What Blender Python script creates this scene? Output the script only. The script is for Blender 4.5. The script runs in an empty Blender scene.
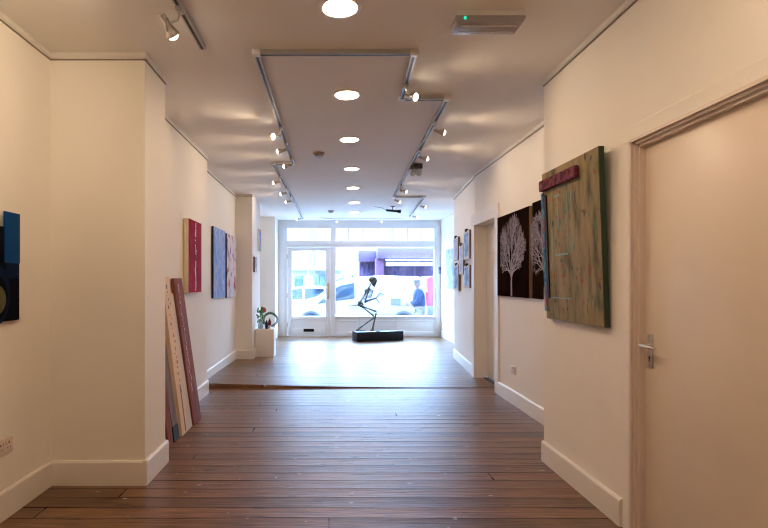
import bpy, bmesh, math, random
from mathutils import Vector, Matrix, Quaternion

random.seed(7)
scene = bpy.context.scene
COL = scene.collection
CAM_H = 1.3
CEIL = 2.77
PI = math.pi

# ------------------------------------------------------------------ helpers
class G:
    """collects shapes into one bmesh"""
    def __init__(self):
        self.bm = bmesh.new()

    def _merge(self, tmp, m):
        vm = {}
        for v in tmp.verts:
            vm[v] = self.bm.verts.new(v.co)
        for f in tmp.faces:
            try:
                nf = self.bm.faces.new([vm[v] for v in f.verts])
                nf.material_index = m
            except ValueError:
                pass
        tmp.free()

    def box(self, x0, x1, y0, y1, z0, z1, bev=0.0, m=0, seg=2):
        t = bmesh.new()
        bmesh.ops.create_cube(t, size=1.0)
        for v in t.verts:
            v.co = Vector(((x0 + x1) / 2 + v.co.x * (x1 - x0), (y0 + y1) / 2 + v.co.y * (y1 - y0), (z0 + z1) / 2 + v.co.z * (z1 - z0)))
        if bev > 0:
            bmesh.ops.bevel(t, geom=list(t.edges), offset=bev, segments=seg, affect='EDGES', profile=0.5)
        bmesh.ops.recalc_face_normals(t, faces=t.faces)
        self._merge(t, m)
        return self

    def prism(self, pts, a, b, axis='z', m=0, bev=0.0, seg=2):
        """polygon pts extruded along axis from a to b; axis z: pts=(x,y); y: (x,z); x: (y,z)"""
        t = bmesh.new()
        def mk(p, q):
            if axis == 'z': return Vector((p[0], p[1], q))
            if axis == 'y': return Vector((p[0], q, p[1]))
            return Vector((q, p[0], p[1]))
        lo = [t.verts.new(mk(p, a)) for p in pts]
        hi = [t.verts.new(mk(p, b)) for p in pts]
        t.faces.new(lo); t.faces.new(hi)
        n = len(pts)
        for i in range(n):
            t.faces.new([lo[i], lo[(i + 1) % n], hi[(i + 1) % n], hi[i]])
        bmesh.ops.recalc_face_normals(t, faces=t.faces)
        if bev > 0:
            bmesh.ops.bevel(t, geom=list(t.edges), offset=bev, segments=seg, affect='EDGES', profile=0.5)
        self._merge(t, m)
        return self

    def tube(self, pts, r, n=10, m=0, caps=True):
        pts = [Vector(p) for p in pts]
        k = len(pts)
        rs = r if isinstance(r, (list, tuple)) else [r] * k
        t = bmesh.new()
        rings = []
        up = None
        for i, p in enumerate(pts):
            d = (pts[min(i + 1, k - 1)] - pts[max(i - 1, 0)]).normalized()
            if up is None:
                up = Vector((0, 0, 1)) if abs(d.z) < 0.9 else Vector((1, 0, 0))
            a = d.cross(up)
            if a.length < 1e-5:
                a = d.cross(Vector((0, 1, 0)))
            a.normalize()
            b = a.cross(d).normalized()
            up = b
            rings.append([t.verts.new(p + (a * math.cos(2 * PI * j / n) + b * math.sin(2 * PI * j / n)) * rs[i]) for j in range(n)])
        for i in range(k - 1):
            for j in range(n):
                t.faces.new([rings[i][j], rings[i][(j + 1) % n], rings[i + 1][(j + 1) % n], rings[i + 1][j]])
        if caps:
            t.faces.new(rings[0]); t.faces.new(rings[-1])
        bmesh.ops.recalc_face_normals(t, faces=t.faces)
        self._merge(t, m)
        return self

    def cyl(self, p0, p1, r0, r1=None, n=20, m=0):
        return self.tube([p0, p1], [r0, r0 if r1 is None else r1], n, m)

    def lathe(self, prof, c, axis=(0, 0, 1), n=24, m=0):
        """prof: list of (r, h) along axis from c"""
        axis = Vector(axis).normalized()
        a = axis.orthogonal().normalized()
        b = axis.cross(a)
        c = Vector(c)
        t = bmesh.new()
        rings = []
        for r, h in prof:
            if r < 1e-6:
                rings.append([t.verts.new(c + axis * h)])
            else:
                rings.append([t.verts.new(c + axis * h + (a * math.cos(2 * PI * j / n) + b * math.sin(2 * PI * j / n)) * r) for j in range(n)])
        for i in range(len(rings) - 1):
            A, B = rings[i], rings[i + 1]
            for j in range(n):
                q = [A[j % len(A)], A[(j + 1) % len(A)], B[(j + 1) % len(B)], B[j % len(B)]]
                u = []
                for v in q:
                    if v not in u: u.append(v)
                if len(u) >= 3:
                    try: t.faces.new(u)
                    except ValueError: pass
        bmesh.ops.recalc_face_normals(t, faces=t.faces)
        self._merge(t, m)
        return self

    def ball(self, c, r, s=(1, 1, 1), m=0, u=16, v=10, rot=None):
        t = bmesh.new()
        bmesh.ops.create_uvsphere(t, u_segments=u, v_segments=v, radius=r)
        for q in t.verts:
            p = Vector((q.co.x * s[0], q.co.y * s[1], q.co.z * s[2]))
            if rot is not None: p = rot @ p
            q.co = p + Vector(c)
        self._merge(t, m)
        return self

    def poly(self, pts, m=0):
        vs = [self.bm.verts.new(Vector(p)) for p in pts]
        f = self.bm.faces.new(vs)
        f.material_index = m
        return self

    def build(self, name, mats, parent=None, smooth=35, local=False):
        me = bpy.data.meshes.new(name)
        if parent is not None and not local:
            self.bm.transform(world_of(parent).inverted())
        self.bm.to_mesh(me)
        self.bm.free()
        for m in (mats if isinstance(mats, (list, tuple)) else [mats]):
            me.materials.append(m)
        if smooth:
            me.polygons.foreach_set('use_smooth', [True] * len(me.polygons))
            me.set_sharp_from_angle(angle=math.radians(smooth))
        o = bpy.data.objects.new(name, me)
        COL.objects.link(o)
        if parent is not None: o.parent = parent
        return o

def world_of(o):
    m = o.matrix_basis.copy()
    while o.parent is not None:
        o = o.parent
        m = o.matrix_basis @ m
    return m

def tag(o, label, cat, group=None):
    o['label'] = label; o['category'] = cat
    if group: o['group'] = group
    return o

def thing(name, label, cat, loc=(0, 0, 0), rotz=0.0, group=None):
    o = bpy.data.objects.new(name, None)
    o.empty_display_size = 0.05
    COL.objects.link(o)
    o.location = loc; o.rotation_euler = (0, 0, rotz)
    return tag(o, label, cat, group)

def struct(o, label=None, cat=None):
    o['kind'] = 'structure'
    if label: o['label'] = label
    if cat: o['category'] = cat
    return o

# ---------------------------------------------------------------- materials
def mat(name, color, rough=0.5, metal=0.0, spec=0.5, noise=None, bump=None, emit=None, estr=0.0, coat=0.0):
    """noise=(scale, amount): slight tone variation; bump=(scale, strength)"""
    m = bpy.data.materials.new(name); m.use_nodes = True
    nt = m.node_tree; b = nt.nodes['Principled BSDF']
    b.inputs['Base Color'].default_value = (*color, 1)
    b.inputs['Roughness'].default_value = rough
    b.inputs['Metallic'].default_value = metal
    b.inputs['Specular IOR Level'].default_value = spec
    b.inputs['Coat Weight'].default_value = coat
    tc = nt.nodes.new('ShaderNodeTexCoord')
    if noise:
        n = nt.nodes.new('ShaderNodeTexNoise'); n.inputs['Scale'].default_value = noise[0]; n.inputs['Detail'].default_value = 5
        nt.links.new(tc.outputs['Object'], n.inputs['Vector'])
        mr = nt.nodes.new('ShaderNodeMapRange')
        mr.inputs['From Min'].default_value = 0.3; mr.inputs['From Max'].default_value = 0.7
        mr.inputs['To Min'].default_value = 1 - noise[1]; mr.inputs['To Max'].default_value = 1 + noise[1]
        nt.links.new(n.outputs['Fac'], mr.inputs['Value'])
        mx = nt.nodes.new('ShaderNodeVectorMath'); mx.operation = 'SCALE'
        mx.inputs[0].default_value = color
        nt.links.new(mr.outputs['Result'], mx.inputs['Scale'])
        nt.links.new(mx.outputs['Vector'], b.inputs['Base Color'])
    if bump:
        n = nt.nodes.new('ShaderNodeTexNoise'); n.inputs['Scale'].default_value = bump[0]; n.inputs['Detail'].default_value = 3
        nt.links.new(tc.outputs['Object'], n.inputs['Vector'])
        bp = nt.nodes.new('ShaderNodeBump'); bp.inputs['Strength'].default_value = bump[1]; bp.inputs['Distance'].default_value = 0.01
        nt.links.new(n.outputs['Fac'], bp.inputs['Height'])
        nt.links.new(bp.outputs['Normal'], b.inputs['Normal'])
    if emit:
        b.inputs['Emission Color'].default_value = (*emit, 1)
        b.inputs['Emission Strength'].default_value = estr
    return m

def ramp_mat(name, stops, scale, vscale=(1, 1, 1), rough=0.6, kind='noise', detail=4, bump=0.0, dist=0.0, spec=0.08):
    """colour from a noise or voronoi run through a ramp, in object coordinates"""
    m = bpy.data.materials.new(name); m.use_nodes = True
    nt = m.node_tree; b = nt.nodes['Principled BSDF']; b.inputs['Roughness'].default_value = rough; b.inputs['Specular IOR Level'].default_value = spec
    tc = nt.nodes.new('ShaderNodeTexCoord'); mp = nt.nodes.new('ShaderNodeMapping'); mp.inputs['Scale'].default_value = vscale
    nt.links.new(tc.outputs['Object'], mp.inputs['Vector'])
    if kind == 'noise':
        t = nt.nodes.new('ShaderNodeTexNoise'); t.inputs['Detail'].default_value = detail; t.inputs['Distortion'].default_value = dist
        out = t.outputs['Fac']
    else:
        t = nt.nodes.new('ShaderNodeTexVoronoi'); out = t.outputs['Color']
    t.inputs['Scale'].default_value = scale
    nt.links.new(mp.outputs['Vector'], t.inputs['Vector'])
    r = nt.nodes.new('ShaderNodeValToRGB')
    if kind != 'noise': r.color_ramp.interpolation = 'CONSTANT'
    e = r.color_ramp.elements
    while len(e) > 1: e.remove(e[0])
    e[0].position = stops[0][0]; e[0].color = (*stops[0][1], 1)
    for p, c in stops[1:]:
        q = e.new(p); q.color = (*c, 1)
    nt.links.new(out, r.inputs['Fac'])
    nt.links.new(r.outputs['Color'], b.inputs['Base Color'])
    if bump:
        bp = nt.nodes.new('ShaderNodeBump'); bp.inputs['Strength'].default_value = bump; bp.inputs['Distance'].default_value = 0.01
        nt.links.new(t.outputs['Fac' if kind == 'noise' else 'Distance'], bp.inputs['Height'])
        nt.links.new(bp.outputs['Normal'], b.inputs['Normal'])
    return m

def glass_mat(name, tint=(1, 1, 1), refl=0.08, rough=0.0):
    m = bpy.data.materials.new(name); m.use_nodes = True
    nt = m.node_tree; nt.nodes.clear()
    out = nt.nodes.new('ShaderNodeOutputMaterial'); mix = nt.nodes.new('ShaderNodeMixShader')
    tr = nt.nodes.new('ShaderNodeBsdfTransparent'); tr.inputs['Color'].default_value = (*tint, 1)
    gl = nt.nodes.new('ShaderNodeBsdfGlossy'); gl.inputs['Roughness'].default_value = rough
    mix.inputs['Fac'].default_value = refl
    nt.links.new(tr.outputs[0], mix.inputs[1]); nt.links.new(gl.outputs[0], mix.inputs[2])
    nt.links.new(mix.outputs[0], out.inputs['Surface'])
    return m

M_wall = mat('wall_paint', (0.86, 0.82, 0.75), 0.62, noise=(1.3, 0.02), bump=(35, 0.06))
M_ceil = mat('ceiling_paint', (0.86, 0.83, 0.80), 0.75, noise=(0.9, 0.02), bump=(30, 0.04))
M_trim = mat('trim_gloss_paint', (0.80, 0.76, 0.70), 0.38, noise=(2.0, 0.02), bump=(25, 0.05))
M_door = mat('door_paint', (0.80, 0.70, 0.59), 0.36, noise=(2.2, 0.03), bump=(6, 0.10))
M_jamb = mat('jamb_paint', (0.74, 0.64, 0.57), 0.40)
M_rail = mat('picture_rail_paint', (0.72, 0.69, 0.64), 0.5)
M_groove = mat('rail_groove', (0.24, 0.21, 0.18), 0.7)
M_shop = mat('shopfront_paint', (0.82, 0.82, 0.82), 0.35, noise=(2, 0.02))
M_dark = mat('dark_void', (0.012, 0.011, 0.010), 0.8)
M_black = mat('black_satin', (0.006, 0.006, 0.008), 0.45, spec=0.25)
M_chrome = mat('brushed_metal', (0.62, 0.60, 0.57), 0.28, metal=1.0)
M_alu = mat('aluminium_track', (0.50, 0.49, 0.50), 0.4, metal=0.25)
M_slot = mat('track_slot', (0.015, 0.015, 0.017), 0.5)
M_brass = mat('aged_brass', (0.55, 0.44, 0.26), 0.35, metal=1.0)
M_white_pl = mat('white_plastic', (0.82, 0.81, 0.80), 0.35)
M_socket = mat('socket_plate_plastic', (0.66, 0.56, 0.50), 0.35)
M_glass = glass_mat('window_glass', (0.96, 0.98, 1.0), 0.05)
M_lamp = mat('lamp_glow', (1, 1, 1), 0.5, emit=(1.0, 0.69, 0.45), estr=40.0)
M_bulb = mat('spot_bulb_glow', (1, 1, 1), 0.5, emit=(1.0, 0.82, 0.58), estr=14.0)

def floor_material():
    m = bpy.data.materials.new('old_floorboards'); m.use_nodes = True
    nt = m.node_tree; N = nt.nodes; L = nt.links
    b = N['Principled BSDF']
    tc = N.new('ShaderNodeTexCoord')
    # slight waviness so the seams are not ruler straight
    wn = N.new('ShaderNodeTexNoise'); wn.inputs['Scale'].default_value = 0.9; wn.inputs['Detail'].default_value = 1
    L.new(tc.outputs['Object'], wn.inputs['Vector'])
    ws = N.new('ShaderNodeVectorMath'); ws.operation = 'MULTIPLY_ADD'
    L.new(wn.outputs['Color'], ws.inputs[0]); ws.inputs[1].default_value = (0, 0.03, 0); L.new(tc.outputs['Object'], ws.inputs[2])
    s0 = N.new('ShaderNodeSeparateXYZ'); L.new(ws.outputs[0], s0.inputs[0])
    d0 = N.new('ShaderNodeMath'); d0.operation = 'DIVIDE'; d0.inputs[1].default_value = 0.137; L.new(s0.outputs['Y'], d0.inputs[0])
    f0 = N.new('ShaderNodeMath'); f0.operation = 'FLOOR'; L.new(d0.outputs[0], f0.inputs[0])
    wn0 = N.new('ShaderNodeTexWhiteNoise'); wn0.noise_dimensions = '1D'; L.new(f0.outputs[0], wn0.inputs['W'])
    m0 = N.new('ShaderNodeMath'); m0.operation = 'MULTIPLY_ADD'; m0.inputs[1].default_value = 5.2; L.new(wn0.outputs['Value'], m0.inputs[0]); L.new(s0.outputs['X'], m0.inputs[2])
    c0 = N.new('ShaderNodeCombineXYZ'); L.new(m0.outputs[0], c0.inputs['X']); L.new(s0.outputs['Y'], c0.inputs['Y'])
    br = N.new('ShaderNodeTexBrick')
    br.offset = 0.0; br.offset_frequency = 2; br.squash = 1.0
    br.inputs['Scale'].default_value = 1.0
    br.inputs['Brick Width'].default_value = 5.2; br.inputs['Row Height'].default_value = 0.137
    br.inputs['Mortar Size'].default_value = 0.006; br.inputs['Mortar Smooth'].default_value = 0.15
    br.inputs['Color1'].default_value = (0.0, 0, 0, 1); br.inputs['Color2'].default_value = (1, 1, 1, 1); br.inputs['Mortar'].default_value = (0.5, 0.5, 0.5, 1)
    L.new(c0.outputs[0], br.inputs['Vector'])
    # grain, stretched along the boards
    mp = N.new('ShaderNodeMapping'); mp.inputs['Scale'].default_value = (1.4, 26, 1)
    L.new(c0.outputs[0], mp.inputs['Vector'])
    gr = N.new('ShaderNodeTexNoise'); gr.inputs['Scale'].default_value = 2.2; gr.inputs['Detail'].default_value = 6; gr.inputs['Roughness'].default_value = 0.62
    L.new(mp.outputs[0], gr.inputs['Vector'])
    # large wear patches
    we = N.new('ShaderNodeTexNoise'); we.inputs['Scale'].default_value = 1.1; we.inputs['Detail'].default_value = 6; we.inputs['Roughness'].default_value = 0.6
    L.new(tc.outputs['Object'], we.inputs['Vector'])
    r1 = N.new('ShaderNodeValToRGB'); e = r1.color_ramp.elements
    e[0].position = 0.28; e[0].color = (0.060, 0.026, 0.011, 1)
    e[1].position = 0.72; e[1].color = (0.44, 0.23, 0.112, 1)
    k = e.new(0.5); k.color = (0.22, 0.103, 0.045, 1)
    L.new(gr.outputs['Fac'], r1.inputs['Fac'])
    # board to board tone
    tone = N.new('ShaderNodeMapRange'); tone.inputs['To Min'].default_value = 0.45; tone.inputs['To Max'].default_value = 1.0
    L.new(br.outputs['Color'], tone.inputs['Value'])
    sc = N.new('ShaderNodeVectorMath'); sc.operation = 'SCALE'
    L.new(r1.outputs['Color'], sc.inputs[0]); L.new(tone.outputs[0], sc.inputs['Scale'])
    # worn greyer patches
    wr = N.new('ShaderNodeMapRange'); wr.inputs['From Min'].default_value = 0.50; wr.inputs['From Max'].default_value = 0.70; wr.inputs['To Max'].default_value = 0.45
    L.new(we.outputs['Fac'], wr.inputs['Value'])
    mxw = N.new('ShaderNodeMixRGB'); mxw.inputs['Color2'].default_value = (0.27, 0.175, 0.105, 1)
    L.new(wr.outputs[0], mxw.inputs['Fac']); L.new(sc.outputs[0], mxw.inputs['Color1'])
    # paint flecks
    fl = N.new('ShaderNodeTexNoise'); fl.inputs['Scale'].default_value = 23; fl.inputs['Detail'].default_value = 2
    mp2 = N.new('ShaderNodeMapping'); mp2.inputs['Scale'].default_value = (0.55, 1.3, 1)
    L.new(tc.outputs['Object'], mp2.inputs['Vector']); L.new(mp2.outputs[0], fl.inputs['Vector'])
    fr = N.new('ShaderNodeMapRange'); fr.inputs['From Min'].default_value = 0.715; fr.inputs['From Max'].default_value = 0.75
    L.new(fl.outputs['Fac'], fr.inputs['Value'])
    mxf = N.new('ShaderNodeMixRGB'); mxf.inputs['Color2'].default_value = (0.55, 0.50, 0.46, 1)
    L.new(fr.outputs[0], mxf.inputs['Fac']); L.new(mxw.outputs[0], mxf.inputs['Color1'])
    # knots
    kn = N.new('ShaderNodeTexVoronoi'); kn.inputs['Scale'].default_value = 2.3
    mp3 = N.new('ShaderNodeMapping'); mp3.inputs['Scale'].default_value = (0.7, 1.8, 1)
    L.new(tc.outputs['Object'], mp3.inputs['Vector']); L.new(mp3.outputs[0], kn.inputs['Vector'])
    kr = N.new('ShaderNodeMapRange'); kr.inputs['From Min'].default_value = 0.05; kr.inputs['From Max'].default_value = 0.10; kr.inputs['To Min'].default_value = 0.8; kr.inputs['To Max'].default_value = 0.0
    L.new(kn.outputs['Distance'], kr.inputs['Value'])
    mxk = N.new('ShaderNodeMixRGB'); mxk.inputs['Color2'].default_value = (0.025, 0.012, 0.008, 1)
    L.new(kr.outputs[0], mxk.inputs['Fac']); L.new(mxf.outputs[0], mxk.inputs['Color1'])
    # seams, some tight and some open
    sm = N.new('ShaderNodeMapping'); sm.inputs['Scale'].default_value = (0.5, 7.0, 1); L.new(tc.outputs['Object'], sm.inputs[0])
    sn_ = N.new('ShaderNodeTexNoise'); sn_.inputs['Scale'].default_value = 1.3; sn_.inputs['Detail'].default_value = 3; L.new(sm.outputs[0], sn_.inputs['Vector'])
    sr = N.new('ShaderNodeMapRange'); sr.inputs['From Min'].default_value = 0.36; sr.inputs['From Max'].default_value = 0.62; sr.inputs['To Min'].default_value = 0.25; L.new(sn_.outputs['Fac'], sr.inputs['Value'])
    seam = N.new('ShaderNodeMath'); seam.operation = 'MULTIPLY'; L.new(br.outputs['Fac'], seam.inputs[0]); L.new(sr.outputs[0], seam.inputs[1])
    mxs = N.new('ShaderNodeMixRGB'); mxs.inputs['Color2'].default_value = (0.014, 0.008, 0.006, 1)
    L.new(seam.outputs[0], mxs.inputs['Fac']); L.new(mxk.outputs[0], mxs.inputs['Color1'])
    L.new(mxs.outputs[0], b.inputs['Base Color'])
    sp = N.new('ShaderNodeMapRange'); sp.inputs['To Min'].default_value = 0.40; sp.inputs['To Max'].default_value = 0.0
    L.new(seam.outputs[0], sp.inputs['Value']); L.new(sp.outputs[0], b.inputs['Specular IOR Level'])
    # roughness
    rr = N.new('ShaderNodeMapRange'); rr.inputs['To Min'].default_value = 0.16; rr.inputs['To Max'].default_value = 0.50
    L.new(gr.outputs['Fac'], rr.inputs['Value']); L.new(rr.outputs[0], b.inputs['Roughness'])
    b.inputs['Specular IOR Level'].default_value = 0.36
    # bump: cupped boards + grain + seams
    sx = N.new('ShaderNodeSeparateXYZ'); L.new(ws.outputs[0], sx.inputs[0])
    dv = N.new('ShaderNodeMath'); dv.operation = 'DIVIDE'; dv.inputs[1].default_value = 0.137; L.new(sx.outputs['Y'], dv.inputs[0])
    fc = N.new('ShaderNodeMath'); fc.operation = 'FRACT'; L.new(dv.outputs[0], fc.inputs[0])
    sb = N.new('ShaderNodeMath'); sb.operation = 'SUBTRACT'; sb.inputs[1].default_value = 0.5; L.new(fc.outputs[0], sb.inputs[0])
    sq = N.new('ShaderNodeMath'); sq.operation = 'MULTIPLY'; L.new(sb.outputs[0], sq.inputs[0]); L.new(sb.outputs[0], sq.inputs[1])
    h1 = N.new('ShaderNodeMath'); h1.operation = 'MULTIPLY_ADD'; h1.inputs[1].default_value = 0.95
    L.new(sq.outputs[0], h1.inputs[0])
    gm = N.new('ShaderNodeMath'); gm.operation = 'MULTIPLY'; gm.inputs[1].default_value = 0.65; L.new(gr.outputs['Fac'], gm.inputs[0])
    L.new(gm.outputs[0], h1.inputs[2])
    h2 = N.new('ShaderNodeMath'); h2.operation = 'MULTIPLY_ADD'; h2.inputs[1].default_value = -0.5
    L.new(seam.outputs[0], h2.inputs[0]); L.new(h1.outputs[0], h2.inputs[2])
    bp = N.new('ShaderNodeBump'); bp.inputs['Strength'].default_value = 0.7; bp.inputs['Distance'].default_value = 0.009
    L.new(h2.outputs[0], bp.inputs['Height']); L.new(bp.outputs['Normal'], b.inputs['Normal'])
    return m
M_floor = floor_material()

# ------------------------------------------------------------------ setting
STEP_Y = 6.37
def step_h(x, y):
    if y < STEP_Y: return 0.0
    u = min(1.0, max(0.0, (x + 1.6) / 3.4))
    h = 0.056 * (1 - u) ** 2 + 0.006
    return h * max(0.0, min(1.0, (9.2 - y) / 2.4))

def build_floor():
    g = G(); bm = g.bm
    xs = [-2.1 + 0.2 * i for i in range(26)]
    def grid(ys, zf):
        rows = [[bm.verts.new((x, y, zf(x, y))) for x in xs] for y in ys]
        for a in range(len(ys) - 1):
            for c in range(len(xs) - 1):
                bm.faces.new([rows[a][c], rows[a][c + 1], rows[a + 1][c + 1], rows[a + 1][c]])
        return rows
    r1 = grid([-4.6, 0.0, 3.0, STEP_Y], lambda x, y: 0.0)
    r2 = grid([STEP_Y, STEP_Y + 0.1, 7.2, 7.7, 8.2, 8.7, 9.2, 10.5, 12.6], lambda x, y: step_h(x, y + 1e-6))
    for c in range(len(xs) - 1):
        bm.faces.new([r1[-1][c], r1[-1][c + 1], r2[0][c + 1], r2[0][c]])
    return struct(g.build('floor', M_floor, smooth=20))
build_floor()
g = G(); g.box(-2.2, 3.0, -4.6, 12.75, CEIL, CEIL + 0.15); struct(g.build('ceiling', M_ceil, smooth=0))

def wall(name, pts, z0=-0.05, z1=CEIL + 0.01, m=None):
    g = G(); g.prism(pts, z0, z1, 'z'); return struct(g.build(name, m or M_wall, smooth=0))
def rect(x0, x1, y0, y1): return [(x0, y0), (x1, y0), (x1, y1), (x0, y1)]

LX, CX = -1.80, -1.194
wall('wall_left', rect(-2.1, LX, -4.6, 3.335))
wall('wall_chimney', rect(-2.1, CX, 3.335, 3.745))
wall('wall_alcove', rect(-2.1, -1.45, 3.745, 6.09))
wall('wall_left_far', rect(-2.1, -1.60, 6.09, 8.70))
wall('wall_pier', rect(-2.1, -1.32, 8.70, 9.67))
wall('wall_recess', rect(-2.1, -1.62, 9.67, 11.72))
wall('wall_shopfront_left', rect(-2.1, -1.26, 11.72, 12.75))
RX = 1.55
DY0, DY1 = 1.66, 2.665           # near doorway
wall('wall_right', rect(RX, 2.5, DY1, 3.785))
g = G(); g.box(RX, 2.5, DY0, DY1, 2.02, CEIL + 0.01); struct(g.build('wall_over_door', M_wall, smooth=0))
wall('wall_right_near', rect(RX, 2.5, -4.6, DY0))
RF = 1.945
OY0, OY1 = 6.13, 7.03            # far doorway
wall('wall_right_far', rect(RF, 2.5, 3.785, OY0))
g = G(); g.box(RF, 2.5, OY0, OY1, 2.075, CEIL + 0.01); struct(g.build('wall_over_doorway', M_wall, smooth=0))
wall('wall_right_slanted', [(1.957, OY1), (2.13, 9.0), (2.7, 9.0), (2.7, OY1)])
wall('wall_shopfront_right', rect(2.62, 3.0, 9.0, 12.75))
wall('wall_back', rect(-2.1, 2.5, -4.75, -4.6))

# baseboards: a profile run along a plan line with its face normal
def run_profile(g, p0, p1, prof, m=0):
    """prof: (offset out of wall, z); the room side is to the right of p0->p1"""
    p0 = Vector((p0[0], p0[1], 0)); p1 = Vector((p1[0], p1[1], 0))
    d = (p1 - p0).normalized(); n = Vector((d.y, -d.x, 0))
    t = bmesh.new()
    A = [t.verts.new(p0 + n * o + Vector((0, 0, z))) for o, z in prof]
    B = [t.verts.new(p1 + n * o + Vector((0, 0, z))) for o, z in prof]
    t.faces.new(A); t.faces.new(B)
    k = len(prof)
    for i in range(k):
        t.faces.new([A[i], A[(i + 1) % k], B[(i + 1) % k], B[i]])
    bmesh.ops.recalc_face_normals(t, faces=t.faces)
    g._merge(t, m)
BH = 0.158
def base_prof(h=BH): return [(-0.01, -0.05), (0.02, -0.05), (0.02, h - 0.012), (0.012, h), (-0.01, h)]
bt = 0.02
for name, segs, h in [
    ('baseboard_left', [((LX, -4.6), (LX, 3.335)), ((LX, 3.335), (CX + bt - 0.001, 3.335)), ((CX, 3.335 - bt + 0.0012), (CX, 3.745 + bt)), ((CX, 3.745), (-1.45, 3.745))], 0.158),
    ('baseboard_alcove', [((-1.45, 3.745), (-1.45, 6.09))], 0.158),
    ('baseboard_left_far', [((-1.6, 6.09), (-1.6, 8.7)), ((-1.6, 8.7), (-1.32 + bt - 0.001, 8.7)), ((-1.32, 8.7 - bt + 0.0012), (-1.32, 9.67 + bt)), ((-1.62, 9.67), (-1.62, 11.72))], 0.165),
    ('baseboard_right', [((RX, 3.785), (RX, 2.76))], 0.148),
    ('baseboard_right_far', [((RF, 6.0), (RF, 3.785)), ((2.13, 9.0), (1.967, 7.15)), ((2.62, 9.0), (2.13 - bt + 0.001, 9.0)), ((2.62, 12.4), (2.62, 9.0))], 0.150),
]:
    g = G()
    for a, b in segs: run_profile(g, a, b, base_prof(h))
    struct(g.build(name, M_trim, smooth=0))

# picture rails under the ceiling
def rail_prof(z=2.727): return [(-0.01, z), (0.012, z), (0.020, z + 0.006), (0.016, z + 0.016), (0.009, z + 0.022), (0.008, CEIL + 0.005), (-0.01, CEIL + 0.005)]
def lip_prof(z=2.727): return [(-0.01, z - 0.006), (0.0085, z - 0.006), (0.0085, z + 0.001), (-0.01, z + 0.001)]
for i, segs in enumerate([
    [((LX, -4.6), (LX, 3.335)), ((LX, 3.335), (CX + 0.012, 3.335)), ((CX, 3.335 - 0.012), (CX, 3.745))],
    [((-1.45, 3.745), (-1.45, 6.09))],
    [((-1.6, 6.09), (-1.6, 8.7)), ((-1.6, 8.7), (-1.32 + 0.012, 8.7))],
    [((RX, 3.785), (RX, -4.6))],
    [((RF, 7.03), (RF, 3.785)), ((2.13, 9.0), (1.957, 7.03))],
]):
    g = G()
    for a, b in segs:
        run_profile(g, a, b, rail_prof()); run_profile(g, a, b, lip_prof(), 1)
    struct(g.build('trim_%d' % (i + 1), [M_rail, M_groove], smooth=0))

# ------------------------------------------------------------ doors
# near door
door = thing('door_1', 'cream flush interior door with lever handle beside the olive relief painting', 'door', (1.6, 2.25, 0)); struct(door)
g = G(); g.box(1.59, 1.632, DY0 + 0.035, DY1 - 0.033, 0.006, 1.992, bev=0.002); g.build('door_leaf', M_door, door)
g = G()   # stepped frame: post by the painting, head, far post
def jamb(g):
    for (x0, x1, w0, w1) in [(1.530, 2.0, 0.0, 0.014), (1.545, 2.0, 0.0, 0.024), (1.562, 2.0, 0.0, 0.033)]:
        pass
    for (y0, y1, x0) in [(DY1 - 0.012, DY1 + 0.004, 1.527), (DY1 - 0.024, DY1 - 0.012, 1.543), (DY1 - 0.036, DY1 - 0.024, 1.560)]:
        g.box(x0, 1.75, y0, y1, 0, 2.02)
    for (z0, z1, x0) in [(2.010, 2.026, 1.527), (1.998, 2.010, 1.543), (1.984, 1.998, 1.560)]:
        g.box(x0, 1.75, DY0 + 0.03, DY1 + 0.004, z0, z1)
    g.box(1.527, 1.75, DY0 - 0.004, DY0 + 0.036, 0, 2.026)
jamb(g); g.build('door_frame', M_jamb, door, smooth=0)
g = G()
g.box(1.538, 1.56, DY1 + 0.004, DY1 + 0.080, 0, 2.026, bev=0.003)
g.box(1.538, 1.56, DY0 - 0.09, DY1 + 0.080, 2.026, 2.10, bev=0.003)
g.box(1.538, 1.56, DY0 - 0.09, DY0 - 0.004, 0, 2.026, bev=0.003)
g.build('architrave', M_wall, door, smooth=0)
hp = 2.583
g = G(); g.box(1.582, 1.592, hp - 0.019, hp + 0.019, 0.873, 1.040, bev=0.004)
handle = g.build('handle_plate', M_chrome, door)
g = G()
g.cyl((1.59, hp, 0.985), (1.545, hp, 0.985), 0.010, n=14)
g.tube([(1.545, hp + 0.006, 0.985), (1.540, hp - 0.01, 0.986), (1.538, hp - 0.05, 0.984), (1.542, hp - 0.105, 0.980)], [0.011, 0.0115, 0.010, 0.008], 12)
g.build('lever', M_chrome, handle)
g = G(); g.cyl((1.583, hp, 0.925), (1.5805, hp, 0.925), 0.006, n=12); g.box(1.5805, 1.584, hp - 0.0025, hp + 0.0025, 0.905, 0.925); g.build('keyhole', M_dark, handle)

# far doorway
door2 = thing('door_2', 'white door set back in a doorway between small prints and tree painting', 'door', (2.1, 6.58, 0)); struct(door2)
g = G(); g.box(2.10, 2.14, OY0 + 0.002, OY1 - 0.002, 0.03, 2.06, bev=0.003); g.build('door_leaf', M_trim, door2)
g = G(); g.box(2.06, 2.16, OY0, OY1, -0.04, 0.012); g.build('threshold_gap_strip', M_dark, door2)  # dark strip standing in for the shaded gap under the raised door
g = G()
g.box(1.957, 2.45, OY0, OY0 + 0.002, 0, 2.06); 
g.box(2.085, 2.14, OY0, OY1, 2.045, 2.075)
g.box(RF + 0.004, 2.14, OY0, OY1, 2.062, 2.076)
g.build('door_frame', M_trim, door2, smooth=0)
g = G()
g.box(1.925, 1.96, 6.0, 6.128, 0, 2.063, bev=0.003)
g.box(1.925, 1.96, 6.0, 7.16, 2.062, 2.215, bev=0.004)
g.box(1.932, 1.975, 7.032, 7.16, 0, 2.063, bev=0.003)
g.build('architrave', M_trim, door2, smooth=0)
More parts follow.
